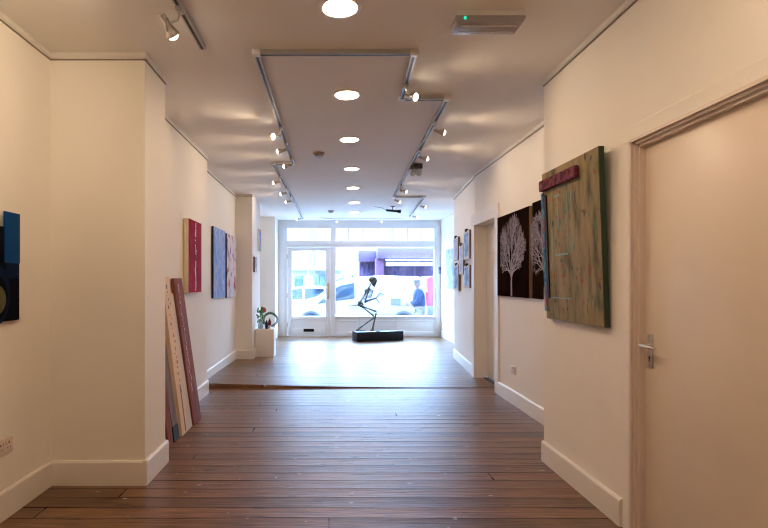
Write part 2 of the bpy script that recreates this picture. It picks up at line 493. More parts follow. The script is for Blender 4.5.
g = G(); g.tube([(2.10, 6.21, 1.0), (2.06, 6.21, 1.0), (2.055, 6.30, 1.0)], 0.009, 10); g.box(2.094, 2.102, 6.195, 6.225, 0.9, 1.05); g.build('door_handle', M_chrome, door2)

# ------------------------------------------------------------- shopfront
WY = 12.40
g = G(); g.box(-1.26, 2.62, WY, WY + 0.25, 2.61, CEIL + 0.01, bev=0); struct(g.build('wall_shopfront_header', M_shop, smooth=0))
win = thing('window_1', 'white shopfront window with a row of small panes along its top', 'window', (1.2, WY + 0.05, 0)); struct(win)
F0, F1 = WY, WY + 0.09
g = G()
g.box(-1.26, -1.045, F0, F1, 0, 2.62, bev=0.006)
g.box(-1.19, -1.11, F0 - 0.025, F0 + 0.01, 0, 2.61, bev=0.006)
g.box(-0.01, 0.115, F0 - 0.02, F1, 0, 2.62, bev=0.008)
g.box(2.455, 2.62, F0 - 0.01, F1, 0, 2.62, bev=0.006)
g.box(2.50, 2.56, F0 - 0.03, F0, 0.0, 2.60, bev=0.006)
g.box(-1.05, 2.46, F0 - 0.03, F1, 2.135, 2.285, bev=0.008)
g.box(-1.05, 2.46, F0 - 0.045, F1, 2.125, 2.15, bev=0.006)
g.box(-1.05, 2.46, F0, F1, 2.58, 2.62, bev=0.004)
for px in (348.5, 363, 378, 393, 407.6, 421.8):
    x = (px - 331) / 41.9
    g.box(x - 0.013, x + 0.013, F0 + 0.01, F1 - 0.01, 2.28, 2.60, bev=0.003)
g.build('window_frame', M_shop, win)
g = G()
g.box(0.11, 2.46, F0 + 0.01, F1, 0, 0.47, bev=0.004)
g.box(0.11, 2.46, F0 - 0.012, F0 + 0.02, 0.0, 0.12, bev=0.004)
g.box(0.11, 2.46, F0 - 0.008, F0 + 0.02, 0.35, 0.385, bev=0.004)
g.build('stall_riser', M_shop, win)
g = G(); g.box(0.10, 2.47, F0 - 0.05, F1 + 0.03, 0.455, 0.49, bev=0.008); g.build('window_sill', M_shop, win)
g = G(); g.box(0.11, 2.46, WY + 0.04, WY + 0.046, 0.48, 2.14); g.build('window_pane', M_glass, win, smooth=0)
g = G(); g.box(-1.05, 2.46, WY + 0.04, WY + 0.046, 2.28, 2.59); g.build('transom_pane', M_glass, win, smooth=0)

sd = thing('door_3', 'white glazed shop entrance door with black letterbox beside the big window', 'door', (-0.53, WY + 0.03, 0)); struct(sd)
dx0, dx1 = -1.04, -0.012
g = G()
g.box(dx0, -0.93, WY + 0.0, WY + 0.06, 0.012, 2.12, bev=0.005)
g.box(-0.125, dx1, WY + 0.0, WY + 0.06, 0.012, 2.12, bev=0.005)
g.box(-0.935, -0.12, WY + 0.0, WY + 0.06, 2.045, 2.12, bev=0.005)
g.box(-0.935, -0.12, WY + 0.0, WY + 0.06, 0.012, 0.20, bev=0.005)
g.box(-0.935, -0.12, WY + 0.0, WY + 0.06, 0.40, 0.485, bev=0.005)
g.box(-0.94, -0.115, WY + 0.015, WY + 0.045, 0.19, 0.41)
g.build('door_leaf', M_shop, sd)
g = G(); g.box(-0.935, -0.12, WY + 0.028, WY + 0.034, 0.48, 2.05); g.build('glass_pane', M_glass, sd, smooth=0)
g = G(); g.box(-0.655, -0.405, WY - 0.012, WY + 0.004, 0.115, 0.185, bev=0.004); lb = g.build('letterbox', M_black, sd)
g = G(); g.box(-0.09, -0.045, WY - 0.008, WY + 0.002, 0.90, 1.27, bev=0.003); ph = g.build('handle_plate', M_brass, sd)
g = G(); g.tube([(-0.068, WY - 0.005, 0.95), (-0.068, WY - 0.05, 0.97), (-0.068, WY - 0.05, 1.15), (-0.068, WY - 0.005, 1.17)], 0.011, 10); g.build('pull_handle', M_brass, ph)
for z in (0.28, 0.98, 1.9):
    g = G(); g.cyl((dx0 - 0.004, WY - 0.006, z - 0.05), (dx0 - 0.004, WY - 0.006, z + 0.05), 0.009, n=10); g.build('hinge', M_brass, sd)
g = G(); g.box(-1.05, -0.01, WY - 0.02, WY + 0.1, -0.03, 0.012, bev=0.003); g.build('threshold_gap_strip', M_jamb, sd)

# ---------------------------------------------------------------- pictures
def canvas_on_left(name, label, xw, y0, y1, z0, z1, depth, mats, group=None, cat='painting', extra=None, gap=0.004):
    """canvas on a wall facing +X; mats=(front, sides)"""
    t = thing(name, label, cat, (xw, (y0 + y1) / 2, z0), 0, group)
    g = G(); g.box(xw + gap, xw + depth - 0.002, y0, y1, z0, z1, bev=0.002); g.build('stretcher_frame', mats[1], t)
    g = G(); g.box(xw + depth - 0.003, xw + depth, y0 + 0.001, y1 - 0.001, z0 + 0.001, z1 - 0.001)
    if extra: extra(g, xw + depth)
    g.build('painted_face', list(mats[2:]) and [mats[0], *mats[2:]] or mats[0], t, smooth=0)
    return t
def canvas_on_right(name, label, xw, y0, y1, z0, z1, depth, mats, group=None, cat='painting', extra=None, gap=0.004):
    t = thing(name, label, cat, (xw, (y0 + y1) / 2, z0), 0, group)
    g = G(); g.box(xw - depth + 0.002, xw - gap, y0, y1, z0, z1, bev=0.002); g.build('stretcher_frame', mats[1], t)
    g = G(); g.box(xw - depth, xw - depth + 0.003, y0 + 0.001, y1 - 0.001, z0 + 0.001, z1 - 0.001)
    if extra: extra(g, xw - depth)
    g.build('painted_face', list(mats[2:]) and [mats[0], *mats[2:]] or mats[0], t, smooth=0)
    return t

M_cream = mat('raw_canvas_edge', (0.84, 0.72, 0.55), 0.8)
M_crimson = ramp_mat('crimson_paint', [(0.3, (0.25, 0.014, 0.045)), (0.7, (0.40, 0.026, 0.085))], 5, (1, 4, 1.2), spec=0.02)
M_fleck_w = mat('fleck_white', (0.72, 0.70, 0.70), 0.6)
M_fleck_k = mat('fleck_black', (0.02, 0.015, 0.02), 0.6)
M_navy = mat('navy_edge', (0.012, 0.016, 0.05), 0.5)
M_bluepaint = ramp_mat('pale_blue_marbled_paint', [(0.30, (0.14, 0.31, 0.74)), (0.47, (0.25, 0.43, 0.84)), (0.60, (0.44, 0.50, 0.84)), (0.75, (0.62, 0.70, 0.92))], 5.5, (1, 1, 0.8), dist=1.5)
M_multi = ramp_mat('multicolour_paint', [(0.26, (0.02, 0.02, 0.05)), (0.36, (0.10, 0.14, 0.42)), (0.40, (0.50, 0.36, 0.55)), (0.45, (0.74, 0.72, 0.78)), (0.57, (0.78, 0.72, 0.76)), (0.61, (0.62, 0.30, 0.40)), (0.65, (0.36, 0.04, 0.09)), (0.70, (0.12, 0.05, 0.25)), (0.78, (0.75, 0.70, 0.74))], 4.2, (1, 1.2, 0.9), dist=0.8)

def red_extra(g, xf):
    yc = 5.36
    rnd = random.Random(3)
    z = 1.21
    while z < 1.90:
        h = rnd.uniform(0.012, 0.05); w = rnd.uniform(0.008, 0.02); y = yc + rnd.uniform(-0.012, 0.012)
        mi = 1 if rnd.random() < 0.86 else 2
        g.box(xf, xf + 0.001, y - w, y + w, z, min(z + h, 1.91), m=mi)
        z += h + rnd.uniform(-0.01, 0.008)
t = canvas_on_left('canvas_painting', 'crimson canvas with a speckled white vertical stripe and bare cream edges', -1.45, 5.10, 5.60, 1.194, 1.927, 0.055, (M_crimson, M_cream, M_fleck_w, M_fleck_k), extra=red_extra)
canvas_on_left('canvas_painting', 'tall pale blue marbled canvas with navy edges', -1.60, 6.94, 7.70, 1.08, 2.047, 0.035, (M_bluepaint, M_navy))
canvas_on_left('canvas_painting', 'tall abstract canvas of pink white and dark patches beside the pale blue canvas', -1.60, 7.83, 8.60, 1.06, 2.035, 0.035, (M_multi, M_navy))
M_smallp = ramp_mat('small_grey_print', [(0.4, (0.55, 0.56, 0.60)), (0.52, (0.30, 0.30, 0.38)), (0.62, (0.75, 0.75, 0.78))], 9)
canvas_on_left('small_picture', 'small pale picture on the side of the pier above white plinth', -1.32, 8.80, 9.05, 1.47, 1.73, 0.035, (M_smallp, mat('grey_brown_edge', (0.22, 0.18, 0.17), 0.6)))
M_bright = ramp_mat('bright_abstract_paint', [(0.0, (0.10, 0.45, 0.35)), (0.3, (0.75, 0.25, 0.30)), (0.5, (0.15, 0.25, 0.6)), (0.7, (0.8, 0.75, 0.4)), (0.85, (0.55, 0.30, 0.6))], 9, kind='voronoi')
canvas_on_left('small_picture', 'narrow bright multicoloured picture high on the pier end', -1.32, 9.35, 9.62, 1.86, 2.26, 0.03, (M_bright, M_white_pl))

# big dark canvas beside the socket (partly out of frame)
M_inkblack = mat('ink_black_paint', (0.004, 0.005, 0.011), 0.6, spec=0.02)
M_inknavy = mat('ink_navy_paint', (0.006, 0.014, 0.045), 0.6, spec=0.02)
M_teal = ramp_mat('petrol_blue_paint', [(0.3, (0.001, 0.048, 0.18)), (0.7, (0.002, 0.066, 0.24))], 5)
M_olive = mat('olive_paint', (0.06, 0.06, 0.010), 0.45)
t = thing('canvas_painting', 'black canvas with a petrol blue block stepping above it over the twin socket', 'painting', (LX, 2.4, 1.086))
g = G(); g.box(LX + 0.004, LX + 0.030, 1.95, 2.95, 1.086, 1.600, bev=0.001); g.build('stretcher_frame', M_inkblack, t)
g = G(); g.box(LX + 0.030, LX + 0.032, 1.95, 2.95, 1.088, 1.598)
xf = LX + 0.032
def disc(g, c, ry, rz, m, x0, x1, n=48):
    pts = [(c[0] + ry * math.cos(2 * PI * i / n), c[1] + rz * math.sin(2 * PI * i / n)) for i in range(n)]
    g.prism(pts, x0, x1, 'x', m)
g.box(xf, xf + 0.0005, 2.83, 2.948, 1.32, 1.45, m=1)
disc(g, (2.73, 1.235), 0.135, 0.17, 1, xf, xf + 0.0008)
disc(g, (2.73, 1.215), 0.110, 0.13, 0, xf, xf + 0.0012)
disc(g, (2.73, 1.205), 0.097, 0.085, 2, xf, xf + 0.0016)
g.build('painted_face', [M_inkblack, M_inknavy, M_olive], t, smooth=0)
g = G(); g.box(LX + 0.0255, LX + 0.0345, 2.815, 2.953, 1.405, 1.685, bev=0.001); g.build('raised_panel', M_teal, t)

# tree paintings
M_brownblack = ramp_mat('brown_black_paint', [(0.3, (0.007, 0.004, 0.0035)), (0.7, (0.020, 0.010, 0.007))], 3, rough=0.6)
M_brownblack.node_tree.nodes['Principled BSDF'].inputs['Specular IOR Level'].default_value = 0.0
M_woodedge = mat('wood_edge', (0.20, 0.11, 0.05), 0.55)
M_treepaint = ramp_mat('white_tree_paint', [(0.3, (0.24, 0.20, 0.25)), (0.7, (0.42, 0.37, 0.43))], 30)
def tree_extra(yc, seed, w=0.85, flip=1):
    def f(g, xf):
        rnd = random.Random(seed)
        x = xf
        z0 = 1.155
        def seg(p, q, w0, w1):
            d = Vector((q[0] - p[0], q[1] - p[1])); L_ = d.length
            if L_ < 1e-5: return
            n = Vector((-d.y, d.x)) / L_; x = xf - rnd.uniform(0.0003, 0.0035)
            g.poly([(x, p[0] + n.x * w0, p[1] + n.y * w0), (x, p[0] - n.x * w0, p[1] - n.y * w0), (x, q[0] - n.x * w1, q[1] - n.y * w1), (x, q[0] + n.x * w1, q[1] + n.y * w1)], 1)
        def branch(p, ang, length, wd, lvl):
            k = 4
            for i in range(k):
                ang2 = ang + rnd.uniform(-0.14, 0.14)
                q = (p[0] + math.sin(ang2) * length / k, p[1] + math.cos(ang2) * length / k)
                w2 = wd * 0.90
                r = math.hypot((q[0] - yc) / (w * 0.47), (q[1] - (z0 + 0.50)) / 0.36)
                if r > 0.95 + 0.05 * math.sin(11 * q[0] * 9) + 0.06 * math.sin(5 * math.atan2(q[1] - z0 - 0.5, q[0] - yc) + seed) and lvl > 0: return
                seg(p, q, wd, w2)
                p = q; wd = w2
                if lvl < 5 and (i > 0 or lvl > 0):
                    for _ in range(1 if lvl < 2 else rnd.choice((1, 0, 1, 0))):
                        sgn = rnd.choice((-1, 1))
                        branch(p, ang2 + sgn * rnd.uniform(0.35, 0.75), length * rnd.uniform(0.60, 0.8), wd * 0.60, lvl + 1)
            if lvl < 5:
                branch(p, ang + 0.3, length * 0.7, wd * 0.8, lvl + 1); branch(p, ang - 0.3, length * 0.7, wd * 0.8, lvl + 1)
        p = (yc, z0)
        for i in range(4):
            q = (yc + rnd.uniform(-0.004, 0.004), z0 + 0.22 * (i + 1) / 4)
            seg(p, q, 0.023 - 0.0015 * i - (0 if i else -0.004), 0.0215 - 0.0015 * i); p = q
        for a, l in ((-0.75, 0.24), (-0.36, 0.30), (0.0, 0.33), (0.34, 0.30), (0.78, 0.24)):
            branch((p[0], p[1] - 0.03 * abs(a)), a, l, 0.0165, 1)
    return f
canvas_on_right('tree_painting', 'black canvas with a whole white bare tree, nearer the doorway', RF, 5.02, 5.97, 1.143, 2.035, 0.035, (M_brownblack, M_woodedge, M_treepaint), 'bare tree canvases', extra=tree_extra(5.50, 11))
canvas_on_right('tree_painting', 'black tree canvas half hidden behind the corner by the olive painting', RF, 3.98, 4.935, 1.143, 2.050, 0.035, (M_brownblack, M_woodedge, M_treepaint), 'bare tree canvases', extra=tree_extra(4.62, 5))

# olive relief painting like an old door
def olive_material():
    m = bpy.data.materials.new('olive_relief_paint'); m.use_nodes = True
    nt = m.node_tree; N = nt.nodes; L = nt.links; b = N['Principled BSDF']; b.inputs['Roughness'].default_value = 0.55; b.inputs['Specular IOR Level'].default_value = 0.12
    tc = N.new('ShaderNodeTexCoord')
    base = N.new('ShaderNodeTexNoise'); base.inputs['Scale'].default_value = 3; base.inputs['Detail'].default_value = 6
    mp = N.new('ShaderNodeMapping'); mp.inputs['Scale'].default_value = (1, 5, 1.2); L.new(tc.outputs['Object'], mp.inputs[0]); L.new(mp.outputs[0], base.inputs['Vector'])
    r = N.new('ShaderNodeValToRGB'); e = r.color_ramp.elements
    e[0].position = 0.3; e[0].color = (0.06, 0.062, 0.03, 1); e[1].position = 0.7; e[1].color = (0.36, 0.265, 0.135, 1)
    k = e.new(0.45); k.color = (0.23, 0.19, 0.092, 1)
    L.new(base.outputs['Fac'], r.inputs['Fac'])
    prev = r.outputs['Color']
    for (sc, vs, col, lo, off) in [(11, (1, 2.0, 1.3), (0.30, 0.06, 0.03), 0.655, 0), (10, (1, 2.0, 1.0), (0.035, 0.03, 0.06), 0.655, 5), (9, (1, 2.4, 0.9), (0.10, 0.15, 0.09), 0.62, 9)]:
        mm = N.new('ShaderNodeMapping'); mm.inputs['Scale'].default_value = vs; mm.inputs['Location'].default_value = (off, off, off)
        L.new(tc.outputs['Object'], mm.inputs[0])
        n = N.new('ShaderNodeTexNoise'); n.inputs['Scale'].default_value = sc; n.inputs['Detail'].default_value = 2
        L.new(mm.outputs[0], n.inputs['Vector'])
        mr = N.new('ShaderNodeMapRange'); mr.inputs['From Min'].default_value = lo; mr.inputs['From Max'].default_value = lo + 0.05; mr.inputs['To Max'].default_value = 0.85
        L.new(n.outputs['Fac'], mr.inputs['Value'])
        mx = N.new('ShaderNodeMixRGB'); mx.inputs['Color2'].default_value = (*col, 1)
        L.new(mr.outputs[0], mx.inputs['Fac']); L.new(prev, mx.inputs['Color1']); prev = mx.outputs[0]
    L.new(prev, b.inputs['Base Color'])
    bp = N.new('ShaderNodeBump'); bp.inputs['Strength'].default_value = 0.4; bp.inputs['Distance'].default_value = 0.01
    L.new(base.outputs['Fac'], bp.inputs['Height']); L.new(bp.outputs['Normal'], b.inputs['Normal'])
    return m
M_olivep = olive_material()
M_greenedge = mat('dark_green_edge', (0.018, 0.048, 0.028), 0.5)
M_bar = ramp_mat('crimson_multicolour_bar', [(0.30, (0.02, 0.015, 0.03)), (0.44, (0.09, 0.012, 0.03)), (0.53, (0.24, 0.05, 0.05)), (0.60, (0.10, 0.03, 0.13)), (0.70, (0.34, 0.20, 0.10))], 22)
M_strip = ramp_mat('blue_crimson_strip', [(0.30, (0.015, 0.015, 0.03)), (0.44, (0.03, 0.10, 0.28)), (0.52, (0.12, 0.32, 0.42)), (0.60, (0.30, 0.05, 0.12)), (0.72, (0.5, 0.42, 0.35))], 12, (1, 1, 0.6))
M_tealline = mat('teal_line', (0.16, 0.38, 0.40), 0.5)
M_redline = mat('faded_red_line', (0.40, 0.07, 0.04), 0.5)
t = thing('relief_picture', 'olive relief painting like an old door with a crimson bar across its top', 'painting', (RX, 3.295, 1.047))
y0, y1, h = 2.872, 3.640, 1.005
# local frame: x' out of wall, panel leans forward at the top
def P(y, z, o):   # world point on panel: z above its bottom, o outwards from its back
    lean = 0.035 * z / h
    return (RX - 0.006 - lean - o, y, 1.047 + z)
def pbox(g, ya, yb, za, zb, oa, ob, m=0, bev=0.0):
    t_ = bmesh.new(); vs = []
    for o in (oa, ob):
        for (y, z) in ((ya, za), (yb, za), (yb, zb), (ya, zb)):
            vs.append(t_.verts.new(P(y, z, o)))
    for f in ((0, 1, 2, 3), (4, 5, 6, 7), (0, 1, 5, 4), (1, 2, 6, 5), (2, 3, 7, 6), (3, 0, 4, 7)):
        t_.faces.new([vs[i] for i in f])
    bmesh.ops.recalc_face_normals(t_, faces=t_.faces)
    if bev: bmesh.ops.bevel(t_, geom=list(t_.edges), offset=bev, segments=2, affect='EDGES')
    g._merge(t_, m)
g = G(); pbox(g, y0, y1, 0, h, 0.0, 0.032, bev=0.002); g.build('panel_edge', M_greenedge, t)
g = G(); pbox(g, y0 + 0.002, y1 - 0.002, 0.002, h - 0.002, 0.0315, 0.034); g.build('painted_face', M_olivep, t, smooth=0)
g = G(); pbox(g, 3.10, 3.632, 0.880, 0.952, 0.034, 0.062, bev=0.004); g.build('raised_bar', M_bar, t)
g = G()
pbox(g, 3.604, 3.642, 0.05, 0.87, 0.033, 0.046, bev=0.003)
pbox(g, 3.562, 3.603, 0.14, 0.85, 0.034, 0.044, m=1, bev=0.003)
g.build('raised_strip', [M_strip, M_black], t)
g = G()
for (ya, yb, za, zb, mi) in [(3.28, 3.46, 0.427, 0.437, 0), (3.38, 3.45, 0.813, 0.823, 0), (3.50, 3.57, 0.800, 0.808, 1), (3.40, 3.41, 0.60, 0.81, 0), (3.212, 3.217, 0.44, 0.815, 0), (3.27, 3.275, 0.44, 0.82, 0),
                         (3.36, 3.43, 0.665, 0.673, 1), (3.50, 3.505, 0.30, 0.80, 0), (3.25, 3.56, 0.145, 0.150, 0)]:
    pbox(g, ya, yb, za, zb, 0.0335, 0.0355, m=mi)
g.build('incised_lines', [M_tealline, M_redline], t, smooth=0)

# small canvases in a cluster on the slanted wall
M_pale = mat('pale_canvas_edge', (0.62, 0.62, 0.65), 0.6)
M_brownedge = mat('brown_canvas_edge', (0.20, 0.11, 0.07), 0.6)
M_sky1 = ramp_mat('blue_sky_study', [(0.30, (0.10, 0.26, 0.60)), (0.5, (0.22, 0.42, 0.75)), (0.65, (0.62, 0.74, 0.88)), (0.8, (0.85, 0.88, 0.92))], 7, dist=1)
M_sky2 = ramp_mat('pale_blue_study', [(0.30, (0.30, 0.40, 0.68)), (0.5, (0.48, 0.56, 0.80)), (0.7, (0.74, 0.78, 0.88))], 6, dist=1)
sl = Vector((2.13 - 1.957, 9.0 - 7.03, 0)).normalized()
sn = Vector((-sl.y, sl.x, 0))   # towards the room
def slanted_canvas(label, ya, yb, z0, z1, front, depth, gap):
    base = Vector((1.957, 7.03, 0))
    def pt(y, o, z): 
        s_ = (y - 7.03) / sl.y
        p = base + sl * s_ + sn * o; return (p.x, p.y, z)
    c = pt((ya + yb) / 2, 0, z0)
    t = thing('small_print', label, 'picture', c, 0, 'small blue prints by the doorway')
    def sbox(g, a, b, o0, o1, zz0, zz1):
        t_ = bmesh.new(); vs = [t_.verts.new(pt(y, o, z)) for o in (o0, o1) for (y, z) in ((a, zz0), (b, zz0), (b, zz1), (a, zz1))]
        for f in ((0, 1, 2, 3), (4, 5, 6, 7), (0, 1, 5, 4), (1, 2, 6, 5), (2, 3, 7, 6), (3, 0, 4, 7)): t_.faces.new([vs[i] for i in f])
        bmesh.ops.recalc_face_normals(t_, faces=t_.faces); g._merge(t_, 0)
    g = G(); sbox(g, ya, yb, gap, depth, z0, z1); g.build('backing_board', M_brownedge, t, smooth=0)
    g = G(); sbox(g, ya, yb, depth, depth + 0.004, z0, z1); g.build('mount', M_pale, t, smooth=0)
    w_ = (yb - ya) * 0.13; hh = (z1 - z0) * 0.09
    g = G(); sbox(g, ya + w_, yb - w_, depth + 0.003, depth + 0.006, z0 + hh, z1 - hh); g.build('painted_face', front, t, smooth=0)
    g = G(); q = pt((ya + yb) / 2, depth + 0.002, z1); g.box(q[0] - 0.015, q[0] + 0.015, q[1] - 0.04, q[1] + 0.04, z1 - 0.015, z1 + 0.03, bev=0.004); g.build('hanging_clip', M_black, t)
slanted_canvas('upper blue print closest to the recessed doorway', 7.32, 7.78, 1.63, 2.04, M_sky1, 0.035, 0.01)
slanted_canvas('lower deep blue print closest to the recessed doorway', 7.30, 7.76, 1.215, 1.54, M_sky1, 0.035, 0.01)
slanted_canvas('middle blue print between the upper and lower rows', 7.84, 8.22, 1.42, 1.87, M_sky2, 0.035, 0.01)
slanted_canvas('pale blue print in the upper row at the wall corner by the shop window', 8.32, 8.78, 1.66, 2.03, M_sky2, 0.04, 0.01)
slanted_canvas('pale blue print in the lower row at the wall corner by the shop window', 8.26, 8.74, 1.16, 1.58, M_sky1, 0.04, 0.01)
canvas_on_right('poster', 'large pale poster on the side wall next to the shop window', 2.62, 11.05, 11.75, 1.15, 2.02, 0.02, (M_sky2, M_pale), cat='poster')

# ---------------------------------------------------------------- sockets
def socket(label, xw, side, yc, zc):
    t = thing('power_socket', label, 'socket', (xw, yc, zc - 0.043), 0, 'double wall sockets')
    s = side
    def bx(g, o0, o1, a, b, c, d, bev=0, m=0): 
        xs_ = sorted((xw + s * o0, xw + s * o1)); g.box(xs_[0], xs_[1], a, b, c, d, bev=bev, m=m)
    g = G(); bx(g, 0.0, 0.010, yc - 0.073, yc + 0.073, zc - 0.043, zc + 0.043, 0.003); g.build('face_plate', M_socket, t)
    for k in (-1, 1):
        c = yc + k * 0.036
        g = G()
        bx(g, 0.009, 0.0106, c - 0.004, c + 0.004, zc + 0.012, zc + 0.026)
        bx(g, 0.009, 0.0106, c - 0.015, c - 0.008, zc - 0.012, zc - 0.006)
        bx(g, 0.009, 0.0106, c + 0.008, c + 0.015, zc - 0.012, zc - 0.006)
        g.build('pin_holes', M_dark, t, smooth=0)
        g = G(); bx(g, 0.009, 0.015, yc + k * 0.012 - 0.006, yc + k * 0.012 + 0.006, zc + 0.012, zc + 0.032, 0.001); g.build('rocker_switch', M_socket, t)
socket('white double socket low on the wall below the black canvas', LX, 1, 2.855, 0.392)
socket('white double socket below the whole tree painting', RF, -1, 5.53, 0.365)

# ---------------------------------------------------------------- planks
M_redbrown = ramp_mat('red_brown_board', [(0.3, (0.19, 0.055, 0.040)), (0.7, (0.32, 0.125, 0.10))], 5, (4, 4, 0.5))
M_creambd = ramp_mat('cream_board', [(0.3, (0.72, 0.52, 0.36)), (0.7, (0.80, 0.62, 0.46))], 5, (4, 4, 0.5))
M_greybd = ramp_mat('grey_mauve_board', [(0.3, (0.16, 0.12, 0.13)), (0.7, (0.30, 0.24, 0.25))], 5, (4, 4, 0.6))
M_whitebd = ramp_mat('white_board', [(0.3, (0.58, 0.52, 0.48)), (0.7, (0.72, 0.66, 0.62))], 5, (4, 4, 0.6))
M_inkmark = mat('ink_mark', (0.05, 0.04, 0.04), 0.6)
M_palemark = mat('pale_mark', (0.58, 0.45, 0.42), 0.6)
def plank(label, y0, y1, foot, topx, height, thick, mats, marks=None, dark_base=0.0):
    """board leaning on the alcove wall: foot x, top x of its room face"""
    t = thing('painted_plank', label, 'plank', (foot, (y0 + y1) / 2, 0), 0, 'painted boards leaning by the chimney breast')
    a = Vector((foot, 0, 0)); b = Vector((topx, 0, height)); d = (b - a).normalized(); n = Vector((d.z, 0, -d.x))
    L_ = (b - a).length
    def W(u, y, o): p = a + d * u + n * o; return (p.x, y, p.z)
    def lb(g, ua, ub, ya, yb, oa, ob, m=0):
        t_ = bmesh.new(); vs = [t_.verts.new(W(u, y, o)) for o in (oa, ob) for (u, y) in ((ua, ya), (ub, ya), (ub, yb), (ua, yb))]
        for f in ((0, 1, 2, 3), (4, 5, 6, 7), (0, 1, 5, 4), (1, 2, 6, 5), (2, 3, 7, 6), (3, 0, 4, 7)): t_.faces.new([vs[i] for i in f])
        bmesh.ops.recalc_face_normals(t_, faces=t_.faces); g._merge(t_, m)
    g = G(); lb(g, 0.004, L_, y0, y1, -thick, 0)
    if dark_base: lb(g, 0.004, dark_base, y0 - 0.0005, y1 + 0.0005, -thick - 0.0005, 0.0008, m=2 if len(mats) > 2 else 1)
    if marks: marks(lambda ua, ub, ya, yb, m=1: lb(g, ua, ub, ya, yb, 0.0, 0.001, m), L_)
    g.build('board', mats, t, smooth=0)
    return t
def marks_line(seed, yc, lo, hi, w=0.012, dens=1.0):
    def f(put, L_):
        r = random.Random(seed); u = lo
        while u < min(hi, L_ - 0.03):
            hgt = r.uniform(0.008, 0.035); y = yc + r.uniform(-w, w); ww = r.uniform(0.004, 0.012)
            put(u, u + hgt, y - ww, y + ww); u += hgt + r.uniform(0.004, 0.03) / dens
    return f
def marks_A(put, L_):
    marks_line(4, 4.80, 0.30, 1.30, 0.02, 2)(put, L_)
    put(0.004, 0.45, 4.862, 4.885, 2); put(0.02, 0.4, 4.905, 4.922, 2)
def marks_B(put, L_):
    marks_line(6, 4.475, 0.35, 1.3, 0.03, 0.6)(put, L_)
    put(0.02, 0.42, 4.468, 4.492, 2)
plank('wide red-brown plank with pale writing-like specks, below the crimson canvas', 4.70, 4.955, -1.235, -1.422, 1.335, 0.035, [M_redbrown, M_palemark, M_greybd], marks_A)
plank('plain white plank between the cream plank and the widest red-brown one', 4.562, 4.690, -1.250, -1.424, 1.20, 0.02, [M_whitebd])
plank('pale cream plank with dark ink marks down its face', 4.37, 4.555, -1.248, -1.422, 1.345, 0.035, [M_creambd, M_inkmark, M_greybd], marks_B)
plank('grey mauve plank with a blackened foot', 4.20, 4.335, -1.262, -1.420, 1.10, 0.03, [M_greybd, M_black], None, 0.13)
plank('narrow plain red-brown plank beside the chimney breast', 4.055, 4.17, -1.262, -1.418, 1.22, 0.03, [M_redbrown])
plank('short white plank with black blotches tucked against the chimney breast', 3.915, 4.03, -1.262, -1.405, 0.62, 0.02, [M_whitebd, M_black], marks_line(9, 3.97, 0.02, 0.6, 0.04, 1.5))

# ---------------------------------------------------------------- plinth and flowers
t = tag(G().box(-1.305, -0.985, 8.96, 9.28, 0.004, 0.487, bev=0.004).build('plinth', M_trim), 'white box plinth standing against the pier with flowers on top', 'plinth')
M_vase = mat('clear_blue_glass', (0.35, 0.5, 0.6), 0.08, spec=0.8)
M_leafg = ramp_mat('leaf_green', [(0.3, (0.05, 0.22, 0.07)), (0.7, (0.16, 0.42, 0.16))], 20)
M_redpet = mat('red_petals', (0.55, 0.10, 0.07), 0.6)
M_bluewire = mat('dark_teal_wire', (0.03, 0.10, 0.14), 0.4)
PZ = 0.488
v = thing('flower_vase', 'pale vase of green leaves and a red flower on the white plinth', 'vase', (-1.225, 9.05, PZ))
g = G(); g.lathe([(0.0, 0.0), (0.035, 0.0), (0.045, 0.03), (0.042, 0.08), (0.025, 0.12), (0.030, 0.14), (0.026, 0.14), (0.02, 0.12), (0.0, 0.02)], (-1.225, 9.05, PZ)); g.build('vase_body', M_vase, v)
g = G(); rnd = random.Random(2)
for i in range(34):
    a = rnd.uniform(0, 2 * PI); h = rnd.uniform(0.10, 0.36); r = rnd.uniform(0.02, 0.07)
    c = Vector((-1.225 + r * math.cos(a), 9.05 + r * math.sin(a), PZ + h))
    rot = Matrix.Rotation(rnd.uniform(0, PI), 3, 'Z') @ Matrix.Rotation(rnd.uniform(-0.9, 0.9), 3, 'Y')
    g.ball(c, 0.03, (0.55, 0.12, 1.0), rot=rot, u=8, v=6)
    if i % 3 == 0: g.tube([(-1.225, 9.05, PZ + 0.12), c], 0.002, 5)
g.build('leaves', M_leafg, v)
g = G()
for i in range(9):
    a = 2 * PI * i / 9; g.ball((-1.175 + 0.028 * math.cos(a), 9.06, PZ + 0.325 + 0.028 * math.sin(a)), 0.022, (1, 0.45, 1), u=8, v=6)
g.ball((-1.175, 9.05, PZ + 0.325), 0.016, u=8, v=6); g.tube([(-1.205, 9.08, PZ + 0.12), (-1.175, 9.06, PZ + 0.30)], 0.003, 6, m=1); g.build('flower', [M_redpet, M_leafg], v)
v = thing('wire_wreath', 'dark teal wire hoop sculpture on the white plinth', 'ornament', (-1.10, 9.22, PZ))
g = G(); rnd = random.Random(8)
for k in range(4):
    R_ = 0.105 + 0.01 * k; pts = []
    for i in range(27):
        a = -PI * 0.5 + 2 * PI * i / 26
        pts.append((-1.075 + R_ * math.cos(a), 9.22 + 0.012 * math.sin(5 * a + k), PZ + 0.145 + R_ * math.sin(a) * (0.145 / 0.155)))
    g.tube(pts, 0.0045, 6)
g.build('hoop', M_bluewire, v)
g = G()
for i in range(12):
    a = 0.4 + 2.4 * i / 12; g.ball((-1.075 + 0.115 * math.cos(a), 9.22, PZ + 0.145 + 0.12 * math.sin(a)), 0.022, (1, 0.3, 0.5), rot=Matrix.Rotation(-a, 3, 'Y'), u=8, v=6)
g.build('leaves', M_leafg, v)
